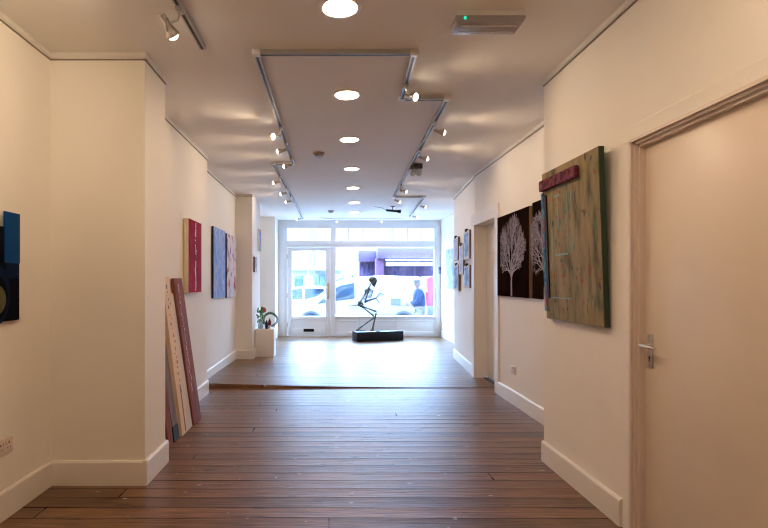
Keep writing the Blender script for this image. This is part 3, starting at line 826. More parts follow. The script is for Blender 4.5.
for lab, x, y, r, h, c in (('small dark red bottle with white base inside the wire hoop', -1.07, 9.07, 0.028, 0.20, (0.16, 0.012, 0.03)), ('small dark navy bottle in front of the wire hoop', -1.118, 9.02, 0.026, 0.17, (0.012, 0.02, 0.05))):
    v = thing('bottle', lab, 'bottle', (x, y, PZ), 0, 'little bottles on the plinth')
    g = G(); g.lathe([(0, 0), (r, 0), (r, h * 0.62), (r * 0.4, h * 0.78), (r * 0.4, h * 0.9), (0, h * 0.9)], (x, y, PZ), n=16); g.build('bottle_body', mat('bottle_glass', c, 0.12), v)
    g = G(); g.cyl((x, y, PZ + h * 0.88), (x, y, PZ + h), r * 0.46, n=12); g.build('stopper', M_white_pl, v)
    if 'red' in lab:
        g = G(); g.cyl((x, y, PZ + 0.001), (x, y, PZ + 0.055), r * 1.04, n=16); g.build('paper_label', M_white_pl, v)

# keypad on window post
t = thing('door_keypad', 'small blue keypad on the white post beside the shop window', 'keypad', (2.60, WY - 0.03, 1.5))
g = G(); g.box(2.565, 2.615, WY - 0.035, WY - 0.010, 1.50, 1.66, bev=0.004); g.build('case', mat('keypad_blue', (0.10, 0.16, 0.42), 0.4), t)
g = G()
for i in range(3):
    for j in range(4): g.box(2.573 + i * 0.0125, 2.581 + i * 0.0125, WY - 0.038, WY - 0.034, 1.515 + j * 0.02, 1.527 + j * 0.02)
g.build('buttons', M_white_pl, t, smooth=0)

# ---------------------------------------------------------------- skeleton sculpture
BZ = 0.213
rz = math.radians(17.5)
bx0 = Vector((0.567, 11.26, 0)); ux = Vector((math.cos(rz), math.sin(rz), 0)); uy = Vector((-math.sin(rz), math.cos(rz), 0))
bc = bx0 + ux * 0.55 + uy * 0.16
t = thing('display_base', 'long low black display base under the crouching skeleton', 'base', (bc.x, bc.y, 0.0), rz)
g = G(); g.box(-0.55, 0.55, -0.16, 0.16, 0.002, BZ - 0.012, bev=0.004); g.build('box_body', M_black, t, local=True)
g = G(); g.box(-0.553, 0.553, -0.163, 0.163, BZ - 0.016, BZ, bev=0.004); g.build('top_board', mat('black_gloss_top', (0.014, 0.015, 0.02), 0.22), t, local=True)

M_bone = ramp_mat('grey_green_bone', [(0.3, (0.045, 0.055, 0.055)), (0.55, (0.10, 0.12, 0.115)), (0.75, (0.20, 0.22, 0.20))], 14, rough=0.45)
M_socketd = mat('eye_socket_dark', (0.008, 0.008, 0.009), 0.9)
SX, SY = 0.747, 11.44
sk = thing('skeleton_sculpture', 'crouching grey human skeleton sculpture reaching forward in the shop window', 'sculpture', (SX, SY, BZ))
def S(dx, dy, z): return (SX + dx, SY + dy, z)
def bone(g, a, b, r, knob=1.7, n=10):
    a = Vector(a); b = Vector(b); d = b - a; r *= 1.22
    ts = [0, 0.04, 0.12, 0.3, 0.5, 0.7, 0.88, 0.96, 1.0]
    rr = [0.7 * knob, knob, 1.25, 0.95, 0.9, 0.95, 1.25, knob, 0.7 * knob]
    g.tube([a + d * t_ for t_ in ts], [r * k_ for k_ in rr], n)
# spine
spn = [(0.135, 0, 1.265), (0.115, 0, 1.215), (0.07, 0, 1.15), (0.015, 0, 1.06), (-0.035, 0, 0.97), (-0.08, 0, 0.89), (-0.115, 0, 0.825)]
def spine_at(u):
    k = u * (len(spn) - 1); i = min(int(k), len(spn) - 2); f = k - i
    return Vector(spn[i]).lerp(Vector(spn[i + 1]), f)
g = G()
for i in range(22):
    p = spine_at(i / 21); q = spine_at(min(1, i / 21 + 0.02)) if i < 21 else p + Vector((-0.01, 0, -0.02))
    d = (q - p).normalized()
    rr = 0.011 + 0.010 * i / 21
    c = S(*p)
    g.tube([Vector(c) - d * 0.011, c, Vector(c) + d * 0.011], [rr, rr * 0.85, rr], 8)
    back = Vector((-d.z, 0, d.x)); back = back if back.x < 0 else -back
    g.tube([c, Vector(c) + back * (0.028 + rr) - Vector((0, 0, 0.008))], [0.006, 0.003], 6)
    g.tube([Vector(c) + Vector((0, -0.022 - rr * 0.5, 0)), Vector(c) + Vector((0, 0.022 + rr * 0.5, 0))], 0.0045, 6)
g.build('spine', M_bone, sk)
# rib cage: sternum in front (+x) of spine
g = G()
st_top = Vector((0.178, 0, 1.12)); st_bot = Vector((0.132, 0, 0.955))
g.tube([S(*st_top), S(*st_top.lerp(st_bot, 0.3)), S(*st_top.lerp(st_bot, 0.7)), S(*st_bot)], [0.014, 0.010, 0.012, 0.006], 8)
for i in range(10):
    p = spine_at(0.26 + 0.048 * i)
    e = st_top.lerp(st_bot, min(1.0, i / 7.0)) if i < 8 else p + Vector((0.06, 0, -0.06))
    wv = 0.055 + 0.052 * math.sin(min(1, (i + 1) / 7) * PI / 2)
    for s in (-1, 1):
        pts = []
        for k in range(11):
            a = PI * k / 10
            base = p.lerp(e, (1 - math.cos(a)) / 2)
            pts.append(S(base.x - 0.012 * math.sin(a) * (1 if k < 5 else 0), s * wv * math.sin(a) ** 0.8 if 0 < k < 10 else 0, base.z - 0.018 * math.sin(a)))
        g.tube(pts if i < 8 else pts[:7] , 0.0074, 6)
g.build('rib_cage', M_bone, sk)
for s in (-1, 1):
    g = G()
    a = Vector((0.03, s * 0.085, 1.13)); 
    g.prism([(0, 0), (0.05, 0.02), (0.02, -0.11)], -0.003, 0.003, 'y')
    for v_ in g.bm.verts: v_.co = Vector(S(a.x - 0.04 + v_.co.x, a.y + v_.co.y, a.z + v_.co.z))
    g.build('shoulder_blade', M_bone, sk, smooth=0)
    g = G(); g.tube([S(0.145, s * 0.012, 1.125), S(0.12, s * 0.07, 1.15), S(0.085, s * 0.135, 1.165)], [0.008, 0.007, 0.009], 8); g.build('collarbone', M_bone, sk)
# pelvis
g = G()
for s in (-1, 1):
    pts = []
    for k in range(9):
        a = -0.5 + 2.6 * k / 8
        pts.append(S(-0.115 + 0.065 * math.cos(a), s * (0.035 + 0.07 * math.sin(max(0, a) * 0.9)), 0.80 + 0.055 * math.sin(a)))
    g.tube(pts, [0.012, 0.016, 0.018, 0.02, 0.02, 0.02, 0.018, 0.016, 0.012], 8)
    g.tube([S(-0.10, s * 0.03, 0.76), S(-0.07, s * 0.07, 0.775), S(-0.10, s * 0.095, 0.80)], 0.016, 8)
g.tube([S(-0.10, 0, 0.84), S(-0.14, 0, 0.80), S(-0.15, 0, 0.765)], [0.035, 0.026, 0.01], 8)
g.build('pelvis', M_bone, sk)
g = G(); g.tube([S(-0.14, 0, 0.80), S(-0.22, 0.0, 0.785), S(-0.31, 0.0, 0.787), S(-0.39, 0.0, 0.795)], [0.012, 0.008, 0.006, 0.003], 8); g.build('tail_spike', M_bone, sk)
# legs
legs = [((-0.10, -0.10, 0.785), (0.235, -0.10, 0.655), (0.160, -0.075, 0.262), 1), ((-0.10, 0.10, 0.785), (0.205, 0.09, 0.545), (-0.145, 0.03, 0.265), 0)]
for hip, knee, ank, near in legs:
    g = G(); bone(g, S(*hip), S(*knee), 0.0135); g.ball(S(*hip), 0.026, u=10, v=8); g.build('thigh_bone', M_bone, sk)
    g = G(); k2 = (knee[0] + 0.005, knee[1], knee[2] - 0.035); bone(g, S(*k2), S(*ank), 0.012)
    bone(g, S(k2[0] - 0.012, k2[1] + 0.022, k2[2] - 0.01), S(ank[0] - 0.006, ank[1] + 0.022, ank[2] + 0.01), 0.006, 1.4, 8); g.build('shin_bone', M_bone, sk)
    g = G(); g.ball(S(knee[0] + 0.022, knee[1], knee[2] - 0.012), 0.022, (0.6, 1, 1), u=10, v=8); g.build('kneecap', M_bone, sk)
    g = G()
    g.ball(S(ank[0] - 0.025, ank[1], BZ + 0.026), 0.026, (1.3, 0.8, 0.95), u=10, v=8)
    g.ball(S(ank[0] + 0.015, ank[1], BZ + 0.034), 0.024, (1.2, 0.9, 0.9), u=10, v=8)
    for k in range(5):
        yy = (k - 2) * 0.014
        L_ = 0.15 - 0.012 * abs(k - 3)
        p0 = Vector(S(ank[0] + 0.02, ank[1] + yy * 0.6, BZ + 0.032)); p1 = Vector(S(ank[0] + 0.02 + L_ * 0.6, ank[1] + yy * 1.4, BZ + 0.012)); p2 = Vector(S(ank[0] + 0.02 + L_, ank[1] + yy * 1.7, BZ + 0.0075))
        bone(g, p0, p1, 0.0055, 1.4, 6); bone(g, p1, p2, 0.0045, 1.5, 6)
    g.build('foot', M_bone, sk)
# arms and hands
arms = [((0.085, -0.145, 1.15), (-0.015, -0.15, 0.85), (0.225, -0.14, 0.945), [(0.315, 1.065), (0.42, 1.03)]), ((0.085, 0.145, 1.15), (0.02, 0.16, 0.875), (0.235, 0.13, 0.935), [(0.30, 0.885), (0.345, 0.825)])]
for sh, el, wr, hd in arms:
    g = G(); bone(g, S(*sh), S(*el), 0.0115); g.build('upper_arm_bone', M_bone, sk)
    g = G(); bone(g, S(*el), S(*wr), 0.008, 1.6, 8); bone(g, S(el[0] + 0.005, el[1] + 0.018, el[2] + 0.012), S(wr[0], wr[1] + 0.02, wr[2] + 0.005), 0.007, 1.6, 8); g.build('forearm_bones', M_bone, sk)
    g = G(); g.ball(S(*wr), 0.02, (1.1, 1.1, 0.8), u=10, v=8)
    mid, tip = Vector((hd[0][0], 0, hd[0][1])), Vector((hd[1][0], 0, hd[1][1])); w_ = Vector((wr[0], 0, wr[2]))
    for k in range(5):
        yy = wr[1] + (k - 2) * 0.018
        f_ = (0.62, 0.95, 1.0, 0.94, 0.8)[k]
        a = w_; b = w_.lerp(mid, f_); c = b + (tip - mid) * (0.55 * f_); e = c + (tip - mid) * (0.40 * f_) + Vector((0, 0, -0.012))
        if k == 0: b += Vector((0.0, 0, -0.02)); yy -= 0.015
        pa, pb, pc, pe = [Vector((SX + q.x, SY + wr[1] + (yy - wr[1]) * m_, q.z)) for q, m_ in ((a, 0.5), (b, 1.0), (c, 1.2), (e, 1.3))]
        bone(g, pa, pb, 0.005, 1.5, 6); bone(g, pb, pc, 0.0042, 1.5, 6); bone(g, pc, pe, 0.0036, 1.5, 6)
    g.build('hand', M_bone, sk)
# skull facing +x, slightly down
def skull():
    R_ = Matrix.Rotation(math.radians(14), 3, 'Y')
    C_ = Vector(S(0.175, 0, 1.335))
    g = G()
    bm = bmesh.new(); bmesh.ops.create_uvsphere(bm, u_segments=28, v_segments=20, radius=1)
    for v_ in bm.verts:
        x, y, z = v_.co
        px = x * 0.098; py = y * (0.072 - 0.008 * max(0, x)); pz = z * 0.082
        if x > 0.2 and z < 0.15:      # face pulled down and flattened
            k_ = min(1, (x - 0.2) / 0.5) * min(1, (0.15 - z) / 0.5)
            pz -= 0.050 * k_; px -= 0.006 * k_; py *= 1 - 0.30 * k_
        if x < 0 and z < -0.4: pz += 0.02
        for s in (-1, 1):             # eye sockets
            d = Vector((px - 0.088, py - s * 0.030, pz + 0.012)).length
            if d < 0.026: px -= 0.022 * (1 - d / 0.026)
        d = Vector((px - 0.09, py, pz + 0.045)).length
        if d < 0.016: px -= 0.012 * (1 - d / 0.016)
        v_.co = R_ @ Vector((px, py, pz)) + C_
    g._merge(bm, 0)
    for s in (-1, 1):
        g.tube([R_ @ Vector((0.07, s * 0.052, -0.030)) + C_, R_ @ Vector((0.03, s * 0.068, -0.036)) + C_, R_ @ Vector((-0.01, s * 0.066, -0.030)) + C_], 0.006, 6)
    for i in range(8): g.ball(R_ @ Vector((0.078 - 0.0022 * (i - 3.5) ** 2 * 0.5, (i - 3.5) * 0.0085, -0.098)) + C_, 0.0055, (0.7, 0.7, 1.5), u=6, v=5)
    o = g.build('skull', M_bone, sk)
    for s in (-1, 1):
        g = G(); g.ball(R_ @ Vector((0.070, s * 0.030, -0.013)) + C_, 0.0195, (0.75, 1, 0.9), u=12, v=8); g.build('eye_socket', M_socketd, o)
    g = G()
    pts = [R_ @ Vector((-0.005 + 0.005, s * 0.056, -0.045)) + C_ if False else None for s in (1,)]
    path = [(-0.002, 0.055, -0.042), (0.004, 0.056, -0.085), (0.04, 0.043, -0.112), (0.074, 0.020, -0.120), (0.080, 0, -0.121)]
    path = path + [(x, -y, z) for x, y, z in reversed(path[:-1])]
    g.tube([R_ @ Vector(p) + C_ for p in path], [0.007, 0.012, 0.012, 0.013, 0.014, 0.013, 0.012, 0.012, 0.007], 8)
    for i in range(8): g.ball(R_ @ Vector((0.077 - 0.0011 * (i - 3.5) ** 2, (i - 3.5) * 0.008, -0.108)) + C_, 0.005, (0.7, 0.7, 1.3), u=6, v=5)
    g.build('jaw', M_bone, sk)
skull()
# support wires and sign
g = G(); g.tube([S(-0.12, 0, BZ), S(-0.12, 0, 0.79)], 0.0035, 6); g.build('support_rod', M_chrome, sk)
sg = thing('caption_stand', 'thin metal rod with a small card standing on the black base', 'sign', (1.45, 11.60, BZ))
g = G(); g.tube([(1.45, 11.60, BZ + 0.004), (1.45, 11.60, 0.80)], 0.005, 8); g.build('rod', M_chrome, sg)
g = G(); g.lathe([(0, 0), (0.035, 0), (0.035, 0.006), (0.008, 0.010), (0, 0.010)], (1.45, 11.60, BZ)); g.build('foot', M_chrome, sg)
g = G(); g.box(1.335, 1.555, 11.585, 11.592, 0.775, 0.93, bev=0.002); g.build('card', glass_mat('clear_card', (0.70, 0.74, 0.86), 0.10), sg)

# ---------------------------------------------------------------- ceiling fittings
def downlight(x, y, label):
    t = thing('downlight', label, 'ceiling light', (x, y, CEIL), 0, 'ceiling downlights in one row')
    g = G(); g.lathe([(0.088, 0.0), (0.088, -0.004), (0.095, -0.009), (0.108, -0.008), (0.114, -0.003), (0.114, 0.0)], (x, y, CEIL + 0.0005), n=40); g.build('trim_ring', M_white_pl, t)
    g = G(); g.lathe([(0.0, -0.003), (0.088, -0.003), (0.088, 0.0), (0.0, 0.0)], (x, y, CEIL), n=40); g.build('lamp_disc', M_lamp, t)
for (x, y, lab) in [(0.048, 2.78, 'lit round downlight beside the emergency light'),
                    (0.125, 4.08, 'lit round downlight just inside the track cross bar'),
                    (0.19, 5.36, 'lit round downlight level with the front smoke alarm'),
                    (0.266, 6.75, 'lit round downlight, fourth in the row from the emergency light'),
                    (0.343, 8.12, 'lit round downlight, fifth in the row from the emergency light'),
                    (0.432, 9.62, 'lit round downlight, second in the row from the shop window'),
                    (0.50, 11.0, 'lit round downlight closest to the shop window')]:
    downlight(x, y, lab)
# lights of the same row behind the photographer (they light this end of the room)
for y in (1.45, 0.1, -1.25, -2.6):
    downlight(0.0, y, 'lit round downlight in the row behind the view')

# light tracks
TZ = CEIL - 0.030
def rail_seg(g, a, b, w=0.018, z0=None, z1=CEIL):
    z0 = TZ if z0 is None else z0
    a = Vector((a[0], a[1], 0)); b = Vector((b[0], b[1], 0)); d = (b - a).normalized(); n = Vector((d.y, -d.x, 0))
    pts = [a - n * w, b - n * w, b + n * w, a + n * w]
    g.prism([(p.x, p.y) for p in pts], z0, z1, 'z')
    pts = [a - n * w * 0.45, b - n * w * 0.45, b + n * w * 0.45, a + n * w * 0.45]
    g.prism([(p.x, p.y) for p in pts], z0 - 0.0012, z0 + 0.004, 'z', m=1)
def track(label, segs, corners):
    c = segs[0][0]
    t = thing('light_track', label, 'lighting track', (c[0], c[1], CEIL), 0)
    for a, b in segs:
        g = G(); rail_seg(g, a, b); g.build('rail', [M_alu, M_slot], t, smooth=0)
    for c in corners:
        g = G(); g.box(c[0] - 0.026, c[0] + 0.026, c[1] - 0.026, c[1] + 0.026, TZ - 0.003, CEIL, bev=0.003); g.build('corner_joint', M_white_pl, t)
    return t
L1 = [((-0.473, 3.30), (0.527, 3.30)), ((-0.473, 3.30), (-0.465, 6.37)), ((-0.465, 6.37), (-0.715, 6.37)), ((-0.705, 6.37), (-0.640, 11.87)),
      ((0.527, 3.30), (0.562, 4.12)), ((0.562, 4.12), (0.918, 4.12)), ((0.918, 4.12), (1.075, 8.87)), ((1.075, 8.87), (1.59, 8.87)), ((1.585, 8.87), (1.74, 11.5))]
track('long silver lighting track stepping around the row of downlights', L1, [(-0.473, 3.30), (0.527, 3.30), (-0.465, 6.37), (-0.705, 6.37), (0.562, 4.12), (0.918, 4.12), (1.075, 8.87), (1.585, 8.87)])
track('short silver lighting track ending above the chimney breast', [((-0.805, 0.6), (-0.795, 3.22))], [])

SPOT_E = 5.2
def spotlight(x, y, side, label, tilt=12, yaw=0.0, power=None, beam=100, dvec=None, out=0.03, scale=1.0):
    """side -1 aims at the left wall, +1 at the right wall"""
    t = thing('track_spotlight', label, 'spotlight', (x, y, TZ), 0, 'spotlights clipped to the ceiling tracks')
    g = G(); g.box(x - 0.016, x + 0.016, y - 0.035, y + 0.035, TZ - 0.016, TZ, bev=0.003); g.build('adapter', M_alu, t)
    pv = Vector((x + side * out, y, TZ - 0.085))
    g = G()
    g.tube([(x, y, TZ - 0.014), (x + side * 0.004, y, TZ - 0.045), (x + side * 0.012, y, TZ - 0.062), tuple(pv)], 0.0055, 8)
    g.ball((x, y, TZ - 0.018), 0.011, u=10, v=8)
    g.build('arm', M_chrome, t)
    d = Vector((side * math.cos(math.radians(tilt)) * math.cos(yaw), math.sin(yaw) * math.cos(math.radians(tilt)), -math.sin(math.radians(tilt))))
    if dvec: d = Vector(dvec).normalized()
    if scale != 1.0:      # larger gimbal head: a ring holds it at the arm's end
        g = G(); pts = [pv + Vector((0, 0.034 * math.cos(2 * PI * i / 20), 0.034 * math.sin(2 * PI * i / 20))) for i in range(21)]
        g.tube(pts, 0.005, 6); g.build('gimbal_ring', M_chrome, t)
    g = G()
    g.lathe([(0.0, -0.045), (0.013, -0.045), (0.015, -0.02), (0.016, 0.0), (0.026, 0.030), (0.031, 0.042), (0.031, 0.050), (0.027, 0.050), (0.024, 0.040)], pv, d, n=20)
    if scale != 1.0:
        for v_ in g.bm.verts: v_.co = pv + (v_.co - pv) * scale
    h = g.build('lamp_head', M_chrome, t)
    g = G(); g.lathe([(0.0, 0.066), (0.012, 0.063), (0.021, 0.055), (0.025, 0.042), (0.0, 0.040)], pv, d, n=18)
    if scale != 1.0:
        for v_ in g.bm.verts: v_.co = pv + (v_.co - pv) * scale
    g.build('bulb', M_bulb, h)
    ld = bpy.data.lights.new('spot_beam', 'SPOT'); ld.energy = power or (SPOT_E if y < 6.2 else SPOT_E * 0.5); ld.color = (1.0, 0.75, 0.50); ld.spot_size = math.radians(beam); ld.spot_blend = 1.0; ld.shadow_soft_size = 0.024
    lo = bpy.data.objects.new('spot_beam', ld); COL.objects.link(lo); lo.parent = h
    lo.location = world_of(h).inverted() @ (pv + d * 0.075 * scale)
    lo.rotation_mode = 'QUATERNION'; lo.rotation_quaternion = d.to_track_quat('-Z', 'Y')
def tx(a, b, y): return a[0] + (b[0] - a[0]) * (y - a[1]) / (b[1] - a[1])
spotlight(-0.797, 2.74, -1, 'silver spotlight on the short track by the chimney breast', dvec=(0.34, 0.62, -0.70), out=0.065, scale=1.2, beam=110)
spotlight(-0.80, 2.30, -1, 'unseen added spotlight facing the wall on the short track, behind the view edge', yaw=0.35, tilt=8)  # unseen lamp added to throw a pool of light on the ceiling
spotlight(-0.80, 1.5, -1, 'unseen fill spotlight added on the short track, behind the view', yaw=0.85, power=11)  # unseen lamp added to brighten the chimney front
track('unseen short lighting track added for a fill spotlight, behind the view', [((0.75, -0.8), (0.75, 1.35))], [])  # unseen track, added only to carry the fill lamp below
spotlight(0.75, 1.1, 1, 'unseen fill spotlight added facing the door, behind the view', yaw=0.55, power=9)  # added fill lamp out of view, lights the door wall
for y, lab in [(4.84, 'silver spotlight over the leaning planks, on the long track'), (5.36, 'silver spotlight on the track facing the crimson canvas'), (6.05, 'silver spotlight beside the track step past the crimson canvas')]:
    spotlight(tx((-0.473, 3.30), (-0.465, 6.37), y), y, -1, lab, yaw=-0.75 if y < 5 else 0.0, power=None if y < 5 else 3.4)
for y, lab in [(7.05, 'silver spotlight facing the pale blue canvas'), (7.95, 'silver spotlight facing the pink abstract canvas'), (8.75, 'silver spotlight level with the pier'), (11.2, 'silver spotlight at the shop window end over the entrance door')]:
    spotlight(tx((-0.705, 6.37), (-0.64, 11.87), y), y, -1, lab)
spotlight(tx((0.527, 3.30), (0.562, 4.12), 3.80), 3.80, 1, 'silver spotlight on the short run facing the olive relief painting', yaw=-0.7, tilt=18)
for y, lab in [(4.68, 'silver spotlight facing the half hidden tree painting'), (5.68, 'silver spotlight facing the whole tree painting'), (7.75, 'silver spotlight facing the small blue prints')]:
    spotlight(tx((0.918, 4.12), (1.075, 8.87), y), y, 1, lab)
spotlight(1.07, 8.70, 1, 'silver spotlight beside the second track step', tilt=25)
for y, lab in [(9.35, 'silver spotlight on the last track run, inner one'), (10.8, 'silver spotlight on the last track run, one by the shop window')]:
    spotlight(tx((1.585, 8.87), (1.74, 11.5), y), y, 1, lab)

# thin window rail
t = thing('window_rail', 'thin white rail across the ceiling in front of the shop window', 'rail', (0.7, 11.8, CEIL - 0.03))
g = G(); g.box(-0.27, 1.70, 11.79, 11.81, CEIL - 0.035, CEIL - 0.012, bev=0.003); g.build('rail', M_white_pl, t)
for x in (-0.2, 0.7, 1.62):
    g = G(); g.cyl((x, 11.8, CEIL - 0.014), (x, 11.8, CEIL), 0.008, n=10); g.build('bracket', M_white_pl, t)
for x, lab in ((0.13, 'tiny lamp on the window rail above the skeleton side pane'), (1.15, 'tiny lamp on the window rail above the van roof')):
    t = thing('rail_lamp', lab, 'lamp', (x, 11.8, CEIL - 0.09), 0, 'tiny lamps on the window rail')
    g = G(); g.cyl((x, 11.8, CEIL - 0.035), (x, 11.8, CEIL - 0.07), 0.004, n=8); g.build('stem', M_chrome, t)
    g = G(); g.lathe([(0.006, 0.0), (0.022, -0.035), (0.020, -0.035), (0.0, -0.015)], (x, 11.8, CEIL - 0.065), n=16); g.build('shade', M_chrome, t)
    g = G(); g.ball((x, 11.8, CEIL - 0.098), 0.014, u=10, v=8); g.build('bulb', M_bulb, t)

# emergency light
t = thing('ceiling_emergency_light', 'grey bulkhead emergency light with a green indicator on the ceiling', 'emergency light', (0.86, 2.86, CEIL))
g = G(); g.box(0.682, 1.045, 2.80, 2.93, CEIL - 0.034, CEIL, bev=0.006); g.build('base', M_white_pl, t)
M_diff = mat('smoky_diffuser', (0.42, 0.40, 0.43), 0.18, spec=0.7)
g = G(); g.prism([(0.672, CEIL - 0.030), (1.052, CEIL - 0.030), (1.052, CEIL - 0.045), (1.035, CEIL - 0.070), (1.025, CEIL - 0.074), (0.690, CEIL - 0.074), (0.675, CEIL - 0.065)], 2.80, 2.94, 'y', bev=0.008, seg=3); g.build('diffuser', M_diff, t)
g = G(); g.box(0.71, 1.015, 2.83, 2.838, CEIL - 0.076, CEIL - 0.07); g.box(0.71, 1.015, 2.90, 2.908, CEIL - 0.076, CEIL - 0.07); g.build('ribs', M_white_pl, t)
g = G(); g.ball((0.722, 2.798, CEIL - 0.048), 0.008, u=10, v=8); g.build('indicator_light', mat('green_led', (0.0, 0.4, 0.25), 0.4, emit=(0.0, 0.6, 0.32), estr=0.7), t)

# smoke alarms etc
M_alarm = mat('alarm_plastic', (0.40, 0.33, 0.31), 0.45)
for x, y, lab in [(-0.14, 5.92, 'round smoke alarm on the ceiling beside the third downlight'), (0.0, 10.7, 'small round smoke alarm on the ceiling close to the shop window')]:
    t = thing('smoke_alarm', lab, 'smoke alarm', (x, y, CEIL), 0, 'ceiling smoke alarms')
    g = G(); g.lathe([(0.0, 0.0), (0.066, 0.0), (0.066, -0.014), (0.058, -0.02), (0.0, -0.02)], (x, y, CEIL), n=28); g.build('base', M_alarm, t)
    g = G(); g.lathe([(0.050, -0.018), (0.050, -0.034), (0.040, -0.046), (0.0, -0.048)], (x, y, CEIL), n=28); g.build('sensor_cap', M_alarm, t)
t = thing('ceiling_sensor', 'dark ceiling unit with pale glass lobes beside the track', 'sensor', (1.06, 6.5, CEIL))
g = G(); g.box(0.985, 1.135, 6.43, 6.57, CEIL - 0.065, CEIL, bev=0.008); g.build('housing', mat('dark_housing', (0.05, 0.045, 0.05), 0.4), t)
for x in (1.02, 1.10):
    g = G(); g.lathe([(0.034, -0.06), (0.040, -0.09), (0.034, -0.13), (0.018, -0.145), (0, -0.148)], (x, 6.50, CEIL), n=18); g.build('glass_lobe', mat('pale_glass_lobe', (0.55, 0.62, 0.72), 0.12, spec=0.8), t)
t = thing('ceiling_camera', 'black tubular camera on a bracket under the ceiling before the shop window', 'camera', (1.2, 10.1, CEIL))
g = G(); g.cyl((1.20, 10.1, CEIL), (1.20, 10.1, CEIL - 0.01), 0.04, n=18); g.tube([(1.20, 10.1, CEIL), (1.20, 10.1, CEIL - 0.075)], 0.009, 8); g.build('bracket', M_black, t)
g = G(); g.tube([(1.07, 10.10, CEIL - 0.075), (1.30, 10.08, CEIL - 0.10)], 0.022, 14); g.build('camera_body', M_black, t)
g = G(); g.tube([(1.29, 10.081, CEIL - 0.099), (1.355, 10.075, CEIL - 0.106)], [0.03, 0.033], 14); g.build('lens_hood', M_black, t)
g = G(); g.tube([(1.07, 10.1, CEIL - 0.075), (1.0, 10.1, CEIL - 0.03), (0.88, 10.1, CEIL - 0.012), (0.84, 10.1, CEIL)], 0.004, 6); g.build('cable', M_black, t)

# ---------------------------------------------------------------- street
SZ = -0.30
M_road = mat('asphalt', (0.10, 0.10, 0.11), 0.85, noise=(6, 0.1))
M_pave = mat('paving', (0.40, 0.40, 0.41), 0.8, noise=(4, 0.08))
g = G(); g.box(-30, 40, 14.3, 27.0, SZ - 0.1, SZ); struct(g.build('road', M_road, smooth=0))
g = G(); g.box(-30, 40, 12.66, 14.3, SZ - 0.1, SZ + 0.12); struct(g.build('pavement', M_pave, smooth=0))
g = G(); g.box(-30, 40, 27.0, 70, SZ - 0.1, SZ + 0.12); struct(g.build('pavement', M_pave, smooth=0))

M_vanw = mat('white_car_paint', (0.43, 0.42, 0.42), 0.25, coat=0.25)
M_carglass = mat('car_glass', (0.03, 0.06, 0.10), 0.08, spec=0.8, noise=(3, 0.5))
M_tyre = mat('tyre_rubber', (0.03, 0.035, 0.045), 0.8)
M_hub = mat('wheel_hub', (0.45, 0.46, 0.48), 0.35, metal=0.6)
M_seam = mat('panel_seam', (0.40, 0.42, 0.46), 0.5)
M_greytrim = mat('grey_bumper_trim', (0.12, 0.14, 0.17), 0.6)
def wheel(parent, x, y, r, w=0.2):
    g = G(); g.lathe([(r * 0.62, -w / 2), (r * 0.92, -w / 2), (r, -w / 2 + 0.03), (r, w / 2 - 0.03), (r * 0.92, w / 2), (r * 0.62, w / 2)], (x, y, SZ + r), (0, 1, 0), n=28)
    o = g.build('wheel', M_tyre, parent)
    g = G(); g.lathe([(0, -w / 2 + 0.02), (r * 0.3, -w / 2 + 0.01), (r * 0.64, -w / 2 + 0.03), (r * 0.64, w / 2 - 0.03), (0, w / 2 - 0.03)], (x, y, SZ + r), (0, 1, 0), n=24); g.build('hubcap', M_hub, o)
# white van, side on, nose towards -X
VY0, VY1 = 16.4, 18.1
van = thing('delivery_van', 'white delivery van parked side-on outside the shop window', 'van', (0.9, 17.25, SZ))
prof = [(-1.27, -0.10), (-1.28, 0.30), (-1.22, 0.50), (-1.02, 0.66), (-0.47, 0.80), (-0.30, 0.93), (0.22, 1.33), (0.60, 1.445), (1.55, 1.505), (2.78, 1.47), (2.94, 1.38), (3.04, 0.6), (3.06, -0.08)]
g = G(); g.prism(prof, VY0, VY1, 'y', bev=0.07, seg=3); g.build('van_body', M_vanw, van)
g = G(); g.prism([(-0.44, 0.60), (-0.20, 0.82), (0.20, 1.135), (0.34, 1.20), (0.735, 1.275), (0.75, 0.80), (0.70, 0.765), (0.16, 0.70)], VY0 - 0.006, VY0 + 0.03, 'y', bev=0.004); g.build('side_window', M_carglass, van)
g = G(); t_ = bmesh.new()
vs = [t_.verts.new(p) for p in ((-0.33, VY0 + 0.12, 0.93), (-0.33, VY1 - 0.12, 0.93), (0.21, VY1 - 0.14, 1.345), (0.21, VY0 + 0.14, 1.345))]
t_.faces.new(vs); r_ = bmesh.ops.solidify(t_, geom=t_.faces[:], thickness=0.012); g._merge(t_, 0); g.build('windscreen', M_carglass, van, smooth=0)
g = G()
for x in (-0.12, 0.80, 1.75): g.box(x - 0.006, x + 0.006, VY0 - 0.003, VY0 + 0.01, 0.0, 0.70 if x < 0.5 else 1.30)
g.box(0.8, 2.9, VY0 - 0.003, VY0 + 0.01, 0.60, 0.612)
g.build('door_seams', M_seam, van, smooth=0)
for x in (0.66, 0.95):
    g = G(); g.box(x - 0.07, x + 0.07, VY0 - 0.03, VY0 + 0.005, 0.52, 0.56, bev=0.008); g.build('door_handle', M_vanw, van)
g = G(); g.box(1.48, 1.92, VY0 - 0.02, VY0 + 0.01, 0.21, 0.27, bev=0.006); g.build('rubbing_strip', M_greytrim, van)
g = G(); g.box(-1.33, -1.0, VY0 + 0.02, VY1 - 0.02, -0.08, 0.20, bev=0.05); g.build('front_bumper', M_greytrim, van)
g = G(); g.box(2.9, 3.10, VY0 + 0.02, VY1 - 0.02, -0.06, 0.18, bev=0.04); g.build('rear_bumper', M_greytrim, van)
g = G(); g.ball((-1.17, VY0 + 0.18, 0.46), 0.12, (0.7, 1.2, 0.7)); g.build('headlamp', mat('headlamp_glass', (0.7, 0.75, 0.8), 0.1), van)
